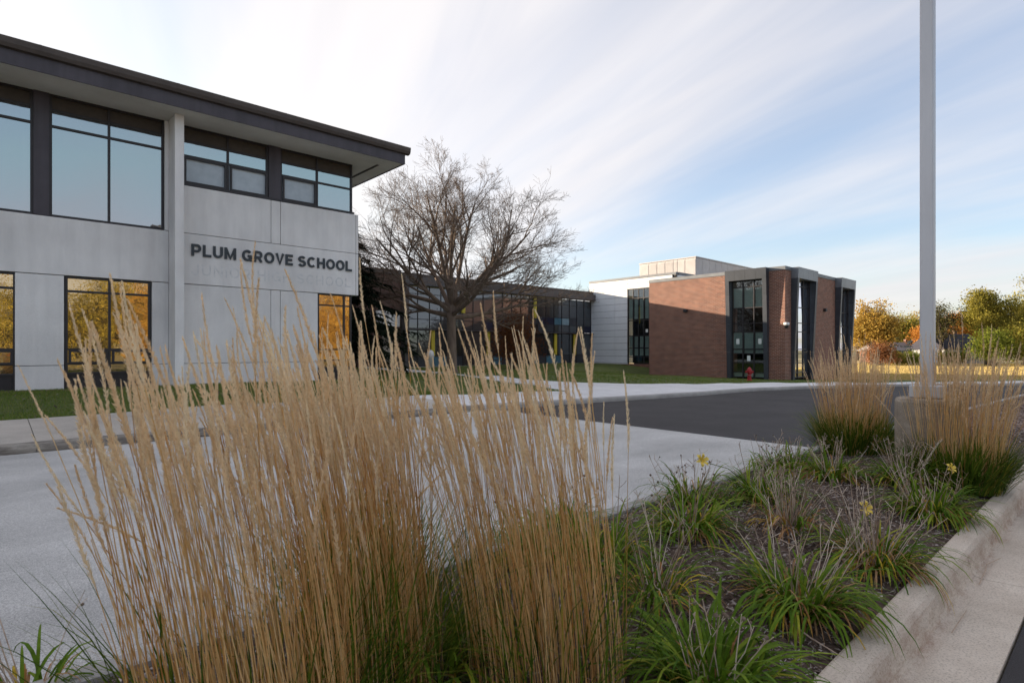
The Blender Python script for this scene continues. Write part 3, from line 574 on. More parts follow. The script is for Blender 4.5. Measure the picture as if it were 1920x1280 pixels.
bo = MB().lathe([(.26, .2), (.26, .95), (.30, 1.0), (.30, 1.2), (.25, 1.4), (.14, 1.53), (.02, 1.57)], 24.6, 36.2, 16); tag(bo.build('vent_post', M['white'], smooth=True), 'small white round-topped post before the glazed link wing', 'post')

# ------------------------------------------------------------------ brick classroom block
bb = tag(empty('classroom_block', (48, 24, -.6)), 'red brick and white panel classroom block with charcoal window hoods', 'building')
Qx = lambda n, m, *a, **k: Bx(n, m, *a, par=bb, **k)
A0, B0, A1, B1, ZT = 41.4, 16.72, 55.3, 28.0, 7.25
hA = (17.85, 20.95); h1 = (42.45, 46.2); h2 = (51.35, 54.85)
for (b0, b1) in ((B0, hA[0]), (hA[1], B1)): Qx('brick_wall', M['brick'], A0, A0+.3, b0, b1, -1.2, ZT)
Qx('brick_wall', M['brick'], A0, A0+.3, hA[0], hA[1], 7.0, ZT)
for (x0, x1) in ((A0+.301, h1[0]), (h1[1], h2[0]), (h2[1], A1)): Qx('brick_wall', M['brick'], x0, x1, B0, B0+.3, -1.2, ZT)
for h in (h1, h2): Qx('brick_wall', M['brick'], h[0], h[1], B0, B0+.3, 7.0, ZT)
Qx('brick_wall', M['brick'], A1-.3, A1, B0+.301, B1, -1.2, ZT); Qx('brick_wall', M['brick'], A0+.301, 45.2, B1-.3, B1, -1.2, ZT)
Qx('roof', M['roof'], A0+.31, A1-.31, B0+.31, B1-.31, 7.1, 7.2)
cop = .27
Qx('coping', M['coping'], A0-.04, A0+.34, B0-.04, B1+.03, ZT+.002, ZT+cop, bev=.01); Qx('coping', M['coping'], A0+.345, A1+.04, B0-.04, B0+.34, ZT+.002, ZT+cop, bev=.01)
Qx('coping', M['coping'], A0+.345, 46, B1-.3, B1+.03, ZT+.002, ZT+cop, bev=.01)
def hood(axis, t0, t1, wall, label):
    """window hood leaning out at the top: jambs taper towards the ground, head band on top"""
    dt, db, th = .52, .14, .3; z0, z1, zb = -.75, 7.50, 6.72
    def put(mb, n, m):
        if axis == 'a':        # t runs along y, depth along -x
            mb.v = [(wall-y, x, z) for (x, y, z) in mb.v]; mb.f = [tuple(reversed(f)) for f in mb.f]
        else: mb.v = [(x, wall-y, z) for (x, y, z) in mb.v]
        return P(mb, n, m, bb)
    dep = lambda z: db+(dt-db)*(z-z0)/(z1-z0)
    zs = [z0, 1.4, 3.5, 5.6, zb]
    for (a, b_) in ((t0, t0+th), (t1-th, t1)):
        for i in range(4):
            u, v = zs[i]+.005, zs[i+1]-.005; mb = MB()
            pr = [(a, 0, u), (b_, 0, u), (b_, dep(u), u), (a, dep(u), u), (a, 0, v), (b_, 0, v), (b_, dep(v), v), (a, dep(v), v)]
            mb.add(pr, [(0,3,2,1),(4,5,6,7),(0,1,5,4),(1,2,6,5),(2,3,7,6),(3,0,4,7)]); put(mb, 'hood_panel', M['hood'])
    n = 4
    for i in range(n):
        a, b_ = t0+(t1-t0)*i/n+.005, t0+(t1-t0)*(i+1)/n-.005; mb = MB(); u, v = zb, z1
        pr = [(a, 0, u), (b_, 0, u), (b_, dep(u), u), (a, dep(u), u), (a, 0, v), (b_, 0, v), (b_, dep(v), v), (a, dep(v), v)]
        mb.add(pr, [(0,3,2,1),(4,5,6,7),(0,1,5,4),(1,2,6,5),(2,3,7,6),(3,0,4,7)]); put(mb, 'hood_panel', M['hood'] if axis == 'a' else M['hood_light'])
    g0, g1 = t0+th, t1-th; rows = [-.45, -.1, .6, 1.3, 1.62, 2.9, 3.55, 4.7, 6.25, 6.7]
    nc = 3; cs = [g0+(g1-g0)*i/nc for i in range(nc+1)]
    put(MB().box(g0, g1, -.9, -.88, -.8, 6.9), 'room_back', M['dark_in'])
    for i in range(nc+1): put(MB().box(cs[i]-.035, cs[i]+.035, -.16, -.04, -.7, 6.7), 'mullion', M['bronze'])
    for r in rows: put(MB().box(g0, g1, -.15, -.05, r-.03, r+.03), 'transom', M['bronze'])
    for i in range(nc):
        for j in range(len(rows)-1):
            put(MB().box(cs[i]+.035, cs[i+1]-.035, -.11, -.10, rows[j]+.03, rows[j+1]-.03), 'pane', M['glass_clear'] if axis == 'a' else M['glass_up'])
        if axis == 'a':
            for (u, v) in ((4.74, 6.2), (1.66, 2.86), (1.32, 1.58), (-.42, -.14)): put(MB().box(cs[i]+.07, cs[i+1]-.07, -.2, -.18, u, v), 'blind', M['blind'])
    if axis == 'a':
        for (i, z) in ((0, 2.2), (2, 2.2), (1, .95)): put(MB().box(cs[i]+.27, cs[i]+.52, -.095, -.085, z-.2, z+.2), 'notice', M['paper'])
hood('a', hA[0], hA[1], A0, ''); hood('b', h1[0], h1[1], B0, ''); hood('b', h2[0], h2[1], B0, '')
# white panelled part
WA = 45.0; zr_ = [.32+.63*i for i in range(14)]; zr_[-1] = 8.3
Qx('wall_core', M['joint'], WA+.05, WA+.3, 32.9, 37.6, .2, 8.28); Qx('wall_core', M['joint'], WA+.05, WA+.3, 28.0, 32.9, 7.36, 8.28)
bcols = [37.6, 37.05, 34.38, 32.9]
for j in range(13):
    for i in range(3): Qx('white_panel', M['white_panel'], WA, WA+.05, bcols[i+1]+.012, bcols[i]-.012, zr_[j]+.012, zr_[j+1]-.012, bev=.005)
    if zr_[j] > 7.2:
        for (b0, b1) in ((30.6, 32.9), (28.0, 30.6)): Qx('white_panel', M['white_panel'], WA, WA+.05, b0+.012, b1-.012, max(zr_[j], 7.37)+.012, zr_[j+1]-.012, bev=.005)
Qx('coping', M['coping'], WA-.04, WA+.35, 27.6, 37.65, 8.3, 8.52, bev=.01); Qx('white_panel', M['white_panel'], WA+.31, 58, 27.6, 27.75, 7.3, 8.28); Qx('coping', M['coping'], WA+.355, 58, 27.55, 27.9, 8.3, 8.52)
Qx('white_panel', M['white_panel'], WA+.31, 58, 37.45, 37.6, .2, 8.28)
Qx('roof', M['roof'], WA+.31, 58, 27.8, 37.4, 8.2, 8.27)
Qx('brick_plinth', M['brick'], WA+.04, WA+.3, 28, 37.6, -1.0, .24); Qx('ledge', M['walk_new'], WA-.05, WA+.04, 32.86, 37.6, .2, .31)
wb0, wb1 = 28.02, 32.86; cs = [30.46+.6*i for i in range(5)]
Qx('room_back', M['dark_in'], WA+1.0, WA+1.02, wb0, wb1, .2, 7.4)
for c in [29.26, 29.86]+cs: Qx('mullion', M['bronze'], WA+.02, WA+.12, c-.035, c+.035, .3, 7.34)
for r in (.34, .9, 1.75, 2.9, 4.35, 6.45, 7.32): Qx('transom', M['bronze'], WA+.03, WA+.11, wb0, wb1, r-.035, r+.035)
for i in range(4):
    for (u, v) in ((.37, .87), (.93, 1.72), (1.78, 2.87), (2.93, 4.32), (4.38, 6.42), (6.48, 7.29)):
        Qx('pane', M['glass_clear'], WA+.06, WA+.07, cs[i]+.035, cs[i+1]-.035, u, v)
    for (u, v) in ((4.5, 6.38), (1.02, 1.7), (1.8, 2.84)): Qx('blind', M['blind'], WA+.14, WA+.15, cs[i]+.1, cs[i+1]-.1, u, v)
Qx('notice', M['paper'], WA+.045, WA+.055, 30.6, 30.85, 3.2, 3.5)
# roof-top plant screen
ph = P(MB().box(48.05, 60, 27.45, 33.55, 8.3, 10.12), 'plant_screen', M['joint'], bb)
bs = [27.4, 28.5, 29.3, 29.75, 30.65, 31.55, 32.5, 33.6]
for i in range(7):
    p = P(MB().box(48.0, 48.045, bs[i]+.015, bs[i+1]-.015, 8.49, 10.1), 'louvre_panel', M['louvre'], ph)
    mb = MB()
    for k in range(14): mb.box(47.975, 47.998, bs[i]+.06, bs[i+1]-.06, 8.54+k*.104, 8.6+k*.104)
    s_ = P(mb, 'louvre_blade', M['louvre'], ph); s_['kind'] = 'stuff'
for i in range(10): P(MB().box(48.04+i*1.2+.012, 48.04+i*1.2+1.188, 27.40, 27.445, 8.49, 10.1), 'screen_panel', M['louvre'], ph)
P(MB().box(47.95, 60.05, 27.36, 33.65, 10.13, 10.22), 'screen_cap', M['louvre'], ph); P(MB().box(47.97, 48.04, 27.38, 33.62, 8.28, 8.48), 'screen_base', M['louvre'], ph)
# wall lamps and security camera: fixtures of the block
Qx('wall_lamp', M['lamp_dark'], A0-.22, A0-.002, 24.35, 24.65, 4.6, 4.85, bev=.03); Qx('wall_lamp', M['lamp_dark'], 48.7, 49.0, B0-.22, B0-.002, 4.6, 4.85, bev=.03)
Qx('security_camera', M['white'], A0-.55, A0-.05, B0-.35, B0-.1, 3.3, 3.5, bev=.05); P(MB().lathe([(.05, 3.08), (.12, 3.14), (.15, 3.22), (.15, 3.3)], A0-.3, B0-.22, 14), 'camera_dome', M['lamp_dark'], bb)
Qx('camera_arm', M['white'], A0-.2, A0+.1, B0-.1, B0-.002, 3.35, 3.45)

# ------------------------------------------------------------------ street furniture
hz = float(lawn_z(35.2, 16.4)[0]); hy = tag(empty('fire_hydrant', (35.2, 16.4, hz)), 'red fire hydrant standing on the lawn before the brick block', 'hydrant')
def Hp(mb, n, m, **k): o = mb.build(n, m, hy, **k); return o
Hp(MB().lathe([(.17, 0), (.17, .04), (.125, .06), (.115, .1), (.115, .46), (.135, .48), (.15, .52), (.15, .60), (.165, .61), (.165, .64), (.135, .66), (.12, .74), (.08, .80), (.04, .825), (.035, .86), (.005, .865)], 0, 0, 20), 'barrel', M['red'], smooth=False)
rv = CR
for s_ in (-1, 1):
    Hp(MB().tube([rv*s_*.1+Vector((0, 0, .55)), rv*s_*.2+Vector((0, 0, .55)), rv*s_*.2+Vector((0, 0, .55)), rv*s_*.24+Vector((0, 0, .55))], [.06, .06, .08, .075], 10), 'outlet_cap', M['red'])
    Hp(MB().tube([rv*s_*.21+Vector((0, 0, .47)), rv*s_*.16+Vector((-.05, -.08, .38)), rv*s_*.08+Vector((-.09, -.10, .36)), Vector((-.1, -.11, .35))], [.012]*4, 5), 'chain', M['chain'])
Hp(MB().tube([-CF*.1+Vector((0, 0, .52)), -CF*.22+Vector((0, 0, .52)), -CF*.26+Vector((0, 0, .52))], [.08, .09, .085], 12), 'pumper_cap', M['red'])
pp = C2(4.64, 6.35); pz0 = float(mulch_z(pp.x, pp.y)[0])
tag(P(MB().lathe([(.305, pz0-.1), (.31, .9), (.308, 1.02), (.295, 1.05), (.275, 1.06), (.02, 1.065)], pp.x, pp.y, 40), 'pole_footing', M['base_conc'], None, smooth=False), 'round rough concrete footing under the grey pole', 'footing')
pl = tag(empty('light_pole', (pp.x, pp.y, 1.065)), 'tall square grey metal pole rising from a round concrete footing', 'pole')
pl.rotation_euler = (0, 0, 0)
P(MB().box(pp.x-.0635, pp.x+.0635, pp.y-.0635, pp.y+.0635, 1.08, 9.0), 'shaft', M['pole'], pl, bev=.014)
P(MB().box(pp.x-.145, pp.x+.145, pp.y-.145, pp.y+.145, 1.068, 1.20), 'base_cover', M['pole'], pl, bev=.008)
P(MB().box(pp.x-.055, pp.x+.055, pp.y-.0805, pp.y-.064, 1.45, 1.62), 'hand_hole_cover', M['pole'], pl, bev=.006)
P(MB().box(pp.x-.9, pp.x-.064, pp.y-.17, pp.y+.17, 8.75, 8.87), 'lamp_head', M['lamp_dark'], pl, bev=.03)

# ------------------------------------------------------------------ ornamental grasses
def make_heads(n, L, nodes, per, sc):
    out = []
    for k in range(n):
        mb = MB(); r_ = random.Random(100+k); bend = r_.uniform(.02, .07)
        ax = lambda t: Vector((bend*t*t*L*3, 0, t*L))
        mb.tube([ax(0), ax(.35), ax(.7), ax(1)], [.0016*sc, .0014*sc, .001*sc, .0004*sc], 3, .5)
        for i in range(nodes):
            t = (i+.5)/nodes; env = (min(1, t/.16)**.7)*(1-max(0, (t-.3)/.7))**.55+.10; whorl = .75+.5*math.sin(i*1.9+k)
            for j in range(per):
                q = r_.uniform(0, 6.283); rad = Vector((math.cos(q), math.sin(q), 0)); off = env*.0068*sc*whorl*r_.uniform(.3, 1.1)
                p = ax(t)+rad*off*.4+Vector((0, 0, r_.uniform(-.5, .5)*L/nodes)); d = (Vector((0, 0, 1))+rad*r_.uniform(.18, .75)*(.4+env)).normalized(); l = r_.uniform(.008, .0155)*sc*(.55+.6*env); w = r_.uniform(.0012, .0024)*sc
                s_ = d.cross(rad); s_ = (s_ if s_.length > .01 else Vector((1, 0, 0))).normalized()
                mb.add([p, p+d*l*.45+s_*w, p+d*l, p+d*l*.45-s_*w], [(0, 1, 2, 3)], r_.random())
        out.append(mb)
    return out
HEADS = [m.mesh('seed_head') for m in make_heads(7, .30, 34, 8, 1.3)]
for me in HEADS: me.materials.append(M['plume'])
FARH = make_heads(4, .30, 16, 4, 2.0)
LEFT = -CR
def clump(name, pos, nst, r0, H, lean, fan, label, group, heads=True, leaves=260, seed=1, lw=.007, srad=.0018, lh=(.35, .75)):
    r_ = random.Random(seed); z0 = float(mulch_z(pos.x, pos.y)[0])-.01; root = tag(empty(name, (pos.x, pos.y, z0)), label, 'ornamental grass', group)
    st = MB(); fh = MB()
    for i in range(nst):
        q = r_.uniform(0, 6.283); rr = r0*math.sqrt(r_.random()); b0 = Vector((rr*math.cos(q), rr*math.sin(q), 0)); out = b0/r0 if r0 else b0
        h = H*max(.72, r_.gauss(.97, .12))*(1-.10*out.length); sway = LEFT*(lean+r_.gauss(0, .045))+out*(fan*r_.uniform(.5, 1.2))+Vector((r_.gauss(0, .03), r_.gauss(0, .03), 0))
        if r_.random() < .05: sway += Vector((r_.gauss(0, .25), r_.gauss(0, .25), 0)); h *= .85
        hl = r_.uniform(.75, 1.12); h -= .28*hl
        pt = lambda t: b0+sway*(h*(.55*t+.45*t*t))+Vector((0, 0, h*t))
        n = 6; st.tube([pt(j/n) for j in range(n+1)], [srad*(1.25-.55*j/n) for j in range(n+1)], 3, r_.random(), cap=False)
        tip = pt(1); d = (pt(1)-pt(.93)).normalized(); d = (d+sway*.12).normalized()
        qt = d.to_track_quat('Z', 'Y') @ Quaternion((0, 0, 1), r_.uniform(0, 6.283)); s_ = hl*r_.uniform(.92, 1.08); sw_ = hl*r_.uniform(.5, .95)
        if heads:
            o = bpy.data.objects.new('seed_head', HEADS[i % len(HEADS)]); COL.objects.link(o); o.parent = root; o.location = tip-d*.005; o.rotation_mode = 'QUATERNION'; o.rotation_quaternion = qt; o.scale = (sw_, sw_, s_)
        else:
            mx = Matrix.Translation(tip) @ qt.to_matrix().to_4x4() @ Matrix.Diagonal((sw_*.8, sw_*.8, s_, 1)); h0 = FARH[i % 4]; cr = r_.random(); fh.add([mx @ Vector(v) for v in h0.v], h0.f, cr)
    for i in range(int(nst*.45)):                      # broken and headless stems low in the clump
        q = r_.uniform(0, 6.283); rr = r0*math.sqrt(r_.random()); b0 = Vector((rr*math.cos(q), rr*math.sin(q), 0)); h = H*r_.uniform(.35, .78); sway = LEFT*(lean+r_.gauss(0, .06))+b0/r0*fan+Vector((r_.gauss(0, .06), r_.gauss(0, .06), 0))
        pt = lambda t: b0+sway*(h*(.55*t+.45*t*t))+Vector((0, 0, h*t)); st.tube([pt(j/4) for j in range(5)], [srad*(1.3-.6*j/4) for j in range(5)], 3, r_.random()*.6, cap=False)
    st.build('stems', M['stem'], root, kind='stuff')
    if not heads: fh.build('seed_heads', M['plume_j'], root, kind='stuff')
    lv = MB()
    for i in range(leaves):
        q = r_.uniform(0, 6.283); rr = r0*1.1*math.sqrt(r_.random()); b0 = Vector((rr*math.cos(q), rr*math.sin(q), 0)); o_ = Vector((math.cos(q), math.sin(q), 0)); tl = r_.uniform(.1, .75)
        lv.blade(b0, o_*tl+Vector((r_.gauss(0, .1), r_.gauss(0, .1), 1)), r_.uniform(*lh), lw*r_.uniform(.6, 1.2), r_.uniform(.3, 1.5), 5, min(1, abs(r_.gauss(.32, .3))))
    lv.build('leaves', M['grass_leaf'], root, kind='stuff'); return root
grp = 'feather reed grass clumps in the island'
clump('reed_grass', C2(-.80, 1.82), 205, .33, 1.36, .15, .03, 'nearest tall tan feather grass clump, leftmost, before the concrete wing', grp, seed=3, lh=(.4, .9))
clump('reed_grass', C2(-.55, 2.35), 185, .28, 1.36, .13, .04, 'tall tan feather grass clump just right of the leftmost one', grp, seed=5, lh=(.4, .9))
clump('reed_grass', C2(-.75, 3.05), 190, .28, 1.34, .12, .06, 'tall feather grass clump standing behind the front clumps, dark at its foot', grp, seed=8, leaves=420, lh=(.4, .9))
clump('reed_grass', C2(.14, 2.42), 215, .34, 1.36, .13, .05, 'tall feather grass clump right of centre, before the bare tree', grp, seed=13, lh=(.35, .85))
clump('reed_grass', C2(4.60, 7.66), 290, .36, 1.33, .02, .14, 'feather grass clump with green foot, left of the pole footing', grp, heads=False, leaves=1700, seed=21, lw=.012, srad=.0021, lh=(.35, .75))
clump('reed_grass', C2(4.66, 5.95), 300, .36, 1.40, -.03, .12, 'feather grass clump with green foot, right of the pole footing', grp, heads=False, leaves=1700, seed=22, lw=.012, srad=.0020, lh=(.35, .7))

# ------------------------------------------------------------------ daylilies
def daylily(pos, rad, nl, ns, seed, label, L=(.36, .60), flower=None, stalkh=(.3, .55), dry=.36):
    r_ = random.Random(seed); z0 = float(mulch_z(pos.x, pos.y)[0])-.01; root = tag(empty('daylily', (pos.x, pos.y, z0)), label, 'daylily', 'daylilies in the island')
    lv = MB()
    for i in range(int(nl*1.5)):
        q = r_.uniform(0, 6.283); rr = rad*.95*math.sqrt(r_.random()); b0 = Vector((rr*math.cos(q), rr*math.sin(q), 0)); q2 = q+r_.gauss(0, .7); o_ = Vector((math.cos(q2), math.sin(q2), 0))
        dead = r_.random() < dry; c = r_.uniform(.7, 1) if dead else r_.uniform(0, .66)
        lv.blade(b0, o_*r_.uniform(.25, 1.0)+Vector((0, 0, 1)), r_.uniform(*L)*(.8 if dead else 1), r_.uniform(.012, .022)*(.6 if dead else 1), r_.uniform(1.3, 3.4)+(1.2 if dead else 0), 7, c)
    lv.build('leaves', M['lily'], root, kind='stuff')
    sm = MB(); pm = MB()
    for i in range(int(ns*.95)):
        q = r_.uniform(0, 6.283); rr = rad*.7*math.sqrt(r_.random()); p = Vector((rr*math.cos(q), rr*math.sin(q), .05)); d = Vector((math.cos(q)*.35+r_.gauss(0, .22), math.sin(q)*.35+r_.gauss(0, .22), 1)).normalized(); h = r_.uniform(*stalkh); c = r_.random()
        mid = p+d*h*.55; top = p+d*h+Vector((r_.gauss(0, .02), r_.gauss(0, .02), 0)); sm.tube([p, mid, top], [.0028, .0024, .0018], 4, c)
        for k in range(r_.choice((1, 2, 2, 3))):
            t = r_.uniform(.72, 1); s0 = mid.lerp(top, (t-.5)*2 if t > .5 else 0); e = s0+Vector((r_.gauss(0, .03), r_.gauss(0, .03), r_.uniform(.02, .06))); sm.tube([s0, (s0+e)/2+Vector((r_.gauss(0, .006), 0, 0)), e], [.0018, .0016, .0022], 4, c)
            if r_.random() < .3:
                rs = r_.uniform(.006, .010); pm.lathe([(rs*.3, e.z-rs), (rs, e.z-rs*.3), (rs*.9, e.z+rs*.5), (rs*.3, e.z+rs)], e.x, e.y, 6, c)
    if sm.v: sm.build('dry_stalks', M['stalk'], root, kind='stuff')
    if pm.v: pm.build('seed_pods', M['pod'], root, kind='stuff')
    if flower:
        fx = Vector(flower)-Vector((pos.x, pos.y, z0)); fm = MB(); ax = (-CF+Vector((0, 0, .5))+CR*.2).normalized(); u = ax.cross(Vector((0, 0, 1))).normalized(); v = ax.cross(u)
        for k in range(6):
            t = k*math.pi/3+.2; dr = u*math.cos(t)+v*math.sin(t); sd = u*-math.sin(t)+v*math.cos(t); w = .016 if k % 2 else .011
            pts = []
            for s_, ww, up in ((.004, .004, -.03), (.02, w*.8, -.008), (.038, w, .006), (.055, .003, -.004)): c0 = fx+dr*s_+ax*up; pts += [c0-sd*ww, c0+sd*ww]
            fm.add(pts, [(0, 1, 3, 2), (2, 3, 5, 4), (4, 5, 7, 6)])
        fm.build('flower', M['petal'], root); MBs = MB().tube([Vector((0, 0, .05)), fx*.6+Vector((0, 0, .08)), fx-ax*.03], [.003, .003, .003], 5, .5); MBs.build('flower_stalk', M['grass_leaf'], root)
def gp_(px, py, z=.2):
    k = (1.6-z)*1067/(py-655); return C2((px-960)/1067*k, k)
def fp(px, py, Y): return C2((px-960)/1067*Y, Y, 1.6-(py-655)*Y/1067)
daylily(gp_(1290, 1010), .17, 150, 14, 31, 'daylily clump at the lane edge beside the right-hand front grasses', flower=None)
daylily(gp_(1425, 945), .17, 150, 16, 32, 'daylily clump with a single yellow bloom near the pavement edge', flower=fp(1318, 862, 4.3), stalkh=(.3, .5))
daylily(gp_(1335, 1285), .17, 190, 12, 33, 'green daylily clump nearest the kerb in the foreground', L=(.36, .6), stalkh=(.25, .45), dry=.2)
daylily(gp_(1500, 1130), .19, 210, 30, 34, 'broad daylily clump in the middle of the bed with brown leaves', L=(.36, .58))
daylily(gp_(1640, 1050), .17, 170, 46, 35, 'daylily clump full of bent dry stalks and one small bloom', flower=fp(1625, 952, 3.9), stalkh=(.3, .6), dry=.5)
daylily(gp_(1745, 960), .18, 180, 34, 36, 'daylily clump leaning over the kerb, right of the dry stalks', stalkh=(.25, .5))
daylily(gp_(1560, 905), .18, 150, 26, 37, 'daylily clump at the foot of the left pole-side grass', stalkh=(.25, .45), dry=.45)
daylily(gp_(1700, 915), .17, 150, 40, 38, 'daylily clump before the pole footing with a yellow bloom', flower=fp(1785, 877, 5.4), stalkh=(.3, .55))
daylily(gp_(1480, 1000), .15, 60, 50, 39, 'daylily clump that is nearly all pale dry stalks', stalkh=(.3, .5), dry=.7)
daylily(gp_(1130, 1060), .16, 130, 12, 40, 'daylily clump half hidden behind the right-hand front grasses')
daylily(gp_(1050, 990), .15, 120, 8, 41, 'daylily clump behind the front grasses at the lane edge')
daylily(gp_(1230, 1130), .13, 70, 16, 42, 'thin daylily clump between the front grasses and the middle clump', dry=.5)
daylily(C2(-2.05, 2.42), .12, 40, 10, 43, 'dry daylily stalks with dark pods at the lower left corner', L=(.2, .4), stalkh=(.38, .58), dry=.6)
daylily(gp_(1490, 890), .16, 130, 22, 44, 'daylily clump farthest along the pavement edge', stalkh=(.25, .42), dry=.45)
daylily(gp_(820, 1270), .15, 110, 4, 45, 'green daylily clump in the gap between the front grasses', L=(.3, .5))
for i, (a_, b_) in enumerate([(2.75, 2.72), (4.75, 2.75), (6.6, 2.78)]):
    daylily(Vector((a_, b_, 0)), .16, 105, 20, 60+i, ['first', 'second', 'third'][i]+' daylily tuft along the pavement side of the bed, counted from the front grasses', stalkh=(.25, .48), dry=.38)
# fallen twigs on the kerb and gutter
def twig(pts, r_, label):
    c = sum((Vector(p) for p in pts), Vector())/len(pts); o = MB().tube([Vector(p)-c for p in pts], [r_]*(len(pts)-1)+[r_*.5], 5).build('twig', M['stalk']); o.location = c; tag(o, label, 'twig', 'twigs')
q = lambda px, py, z: tuple(gp_(px, py, z)[:2])+(z,)
twig([q(1480, 1165, .21), q(1520, 1195, .2), q(1583, 1233, .17)], .004, 'long straw stalk lying on the mulch by the kerb')
twig([q(1785, 1185, .012), q(1802, 1160, .016), q(1813, 1143, .014)], .003, 'short curved straw lying in the gutter')
twig([q(1836, 1095, .012), q(1848, 1070, .016), q(1850, 1058, .02), q(1878, 1045, .014)], .003, 'bent twig lying across the gutter joint')

# ------------------------------------------------------------------ trees
def branch(mb, p, d, L, r, lev, cfg, tips, rg):
    n = 5 if lev < 2 else 4 if lev < 3 else 3; pts = [p.copy()]; rad = [r]; dd = d.copy(); q = p.copy(); ps = []
    for i in range(n):
        j = cfg['wander']*(1 if lev else .4); dd = (dd+Vector((rg.gauss(0, j), rg.gauss(0, j), rg.gauss(0, j*.7)+cfg['up'][min(lev, len(cfg['up'])-1)]))).normalized(); q = q+dd*(L/n); pts.append(q.copy()); t = (i+1)/n; rad.append(max(r*(1-cfg['taper']*t), cfg['rmin'])); ps.append((q.copy(), dd.copy(), t))
    mb.tube(pts, rad, 7 if lev == 0 else 5 if lev < 2 else 3, .5, cap=lev == 0)
    if lev >= cfg['levels']:
        tips.append((pts[-1], dd)); tips.append(((pts[-1]+pts[-2])/2, dd)); return
    for i in range(cfg['kids'][lev]):
        t = rg.uniform(cfg['from'][lev], 1); k = min(int(t*n), n-1); f = t*n-k; bp = pts[k].lerp(pts[k+1], f); bd = ps[k][1]
        a = bd.cross(Vector((rg.gauss(0, 1), rg.gauss(0, 1), rg.gauss(0, 1)))); a = a.normalized() if a.length > 1e-3 else Vector((1, 0, 0)); an = rg.uniform(*cfg['ang'][lev]); nd = (bd*math.cos(an)+a*math.sin(an)).normalized()
        if nd.z < cfg.get('minz', -.25): nd.z = abs(nd.z)*.3; nd.normalize()
        branch(mb, bp, nd, L*rg.uniform(*cfg['len'][lev])*(1.15-.45*t), rad[k]*cfg['rk'], lev+1, cfg, tips, rg)
    tips.append((pts[-1], dd))
def bare_tree():
    rg = random.Random(19); p0 = C2(-3.5, 33); z0 = float(lawn_z(p0.x, p0.y)[0])-.1; root = tag(empty('bare_tree', (p0.x, p0.y, z0)), 'large leafless spreading tree standing before the glazed link wing', 'tree')
    mb = MB(); mb.tube([(0, 0, 0), (0, 0, .35), (.02, .02, 1.5), (-.03, 0, 3.0), (.0, .02, 4.1)], [.44, .32, .27, .26, .27], 12, .5); mb.build('trunk', M['bark'], root, smooth=True)
    cfg = dict(levels=4, kids=[7, 7, 6, 4], **{'from': [.2, .18, .15, .12]}, ang=[(.35, .85), (.4, .9), (.4, 1.0), (.4, 1.0)], len=[(.5, .72), (.45, .66), (.42, .65), (.4, .7)], wander=.12, up=[.03, .04, .03, .02, .01], taper=.74, rk=.6, rmin=.0055, minz=-.3)
    for i in range(13):
        el = [.12, .2, .3, .42, .55, .7, .9, 1.1, 1.35, .25, .5, .85, 1.2][i]; az = i*2.4+.5; d = (CR*math.cos(az)*math.cos(el)+CF*math.sin(az)*math.cos(el)+Vector((0, 0, math.sin(el)))).normalized()
        hor = math.hypot(d.x, d.y); L = (.76 if el < 1 else .66)/math.sqrt((hor/7.9)**2+(d.z/9.4)**2)
        lm = MB(); tips = []; branch(lm, Vector((0, 0, 3.3+.07*i)), d, L, .15, 0, cfg, tips, rg); lm.build('limb', M['bark'], root)
    return root
bare_tree()
def leaf_cloud(tips, n, spread, size, rg, zmul=.8):
    T = np.array([[t[0].x, t[0].y, t[0].z] for t in tips]); idx = npr.integers(0, len(T), n); c = T[idx]+npr.normal(0, 1, (n, 3))*np.array([spread, spread, spread*zmul])
    u = npr.normal(0, 1, (n, 3)); u /= np.linalg.norm(u, axis=1)[:, None]; w = npr.normal(0, 1, (n, 3)); w -= (w*u).sum(1)[:, None]*u; w /= np.linalg.norm(w, axis=1)[:, None]; s_ = size*npr.uniform(.6, 1.3, n)[:, None]
    v = np.stack([c-u*s_*.6, c+w*s_*.38, c+u*s_*.6, c-w*s_*.38], 1).reshape(-1, 3); tipr = npr.random(len(T))*.5; r = np.repeat(np.clip(tipr[idx]+npr.random(n)*.5, 0, 1), 4); return v, np.arange(4*n).reshape(-1, 4), r
def leaf_tree(X, Y, H, W_, mat, label, n=7000, seed=1, z=None, size=.3, spread=.5, trunk=.25, bark='bark_dark', lowest=.25, group='autumn trees beyond the field', levels=2, name='tree', ab=None, sparse=1.0, cat='tree', lean=0):
    rg = random.Random(seed); p0 = C2(X, Y) if ab is None else Vector((ab[0], ab[1], 0)); zz = -.9 if z is None else z; root = tag(empty(name, (p0.x, p0.y, zz)), label, cat, group)
    tm = MB(); cfg = dict(levels=levels, kids=[6, 5, 3], **{'from': [.25, .2, .2]}, ang=[(.4, .9), (.4, .9), (.4, .9)], len=[(.45, .65), (.45, .65), (.5, .7)], wander=.12, up=[.06, .05, .03], taper=.75, rk=.55, rmin=.015, minz=-.1)
    th = H*lowest; tm.tube([(0, 0, -.2), (0, 0, th*.5), (lean*th*.5, 0, th*1.1)], [H*.028, H*.022, H*.018], 8, .5); tips = []
    nl = 13
    for i in range(nl):
        q_ = 6.283*i/nl+rg.uniform(-.3, .3); el = rg.uniform(.35, 1.35); r_ = W_*.5; d = Vector((math.cos(q_)*math.cos(el)*r_+lean, math.sin(q_)*math.cos(el)*r_, (H-th)*math.sin(el))); L = d.length*rg.uniform(.38, .78); branch(tm, Vector((lean*th*.5, 0, th*rg.uniform(.75, 1.1))), d.normalized(), L, H*.011, 0, cfg, tips, rg)
    tm.build('trunk', M[bark], root)
    if n:
        v, f, r = leaf_cloud(tips, int(n*1.7), spread, size*.72, rg); o = ob('crown', npmesh('crown', v, f, r), M[mat], root)
    return root
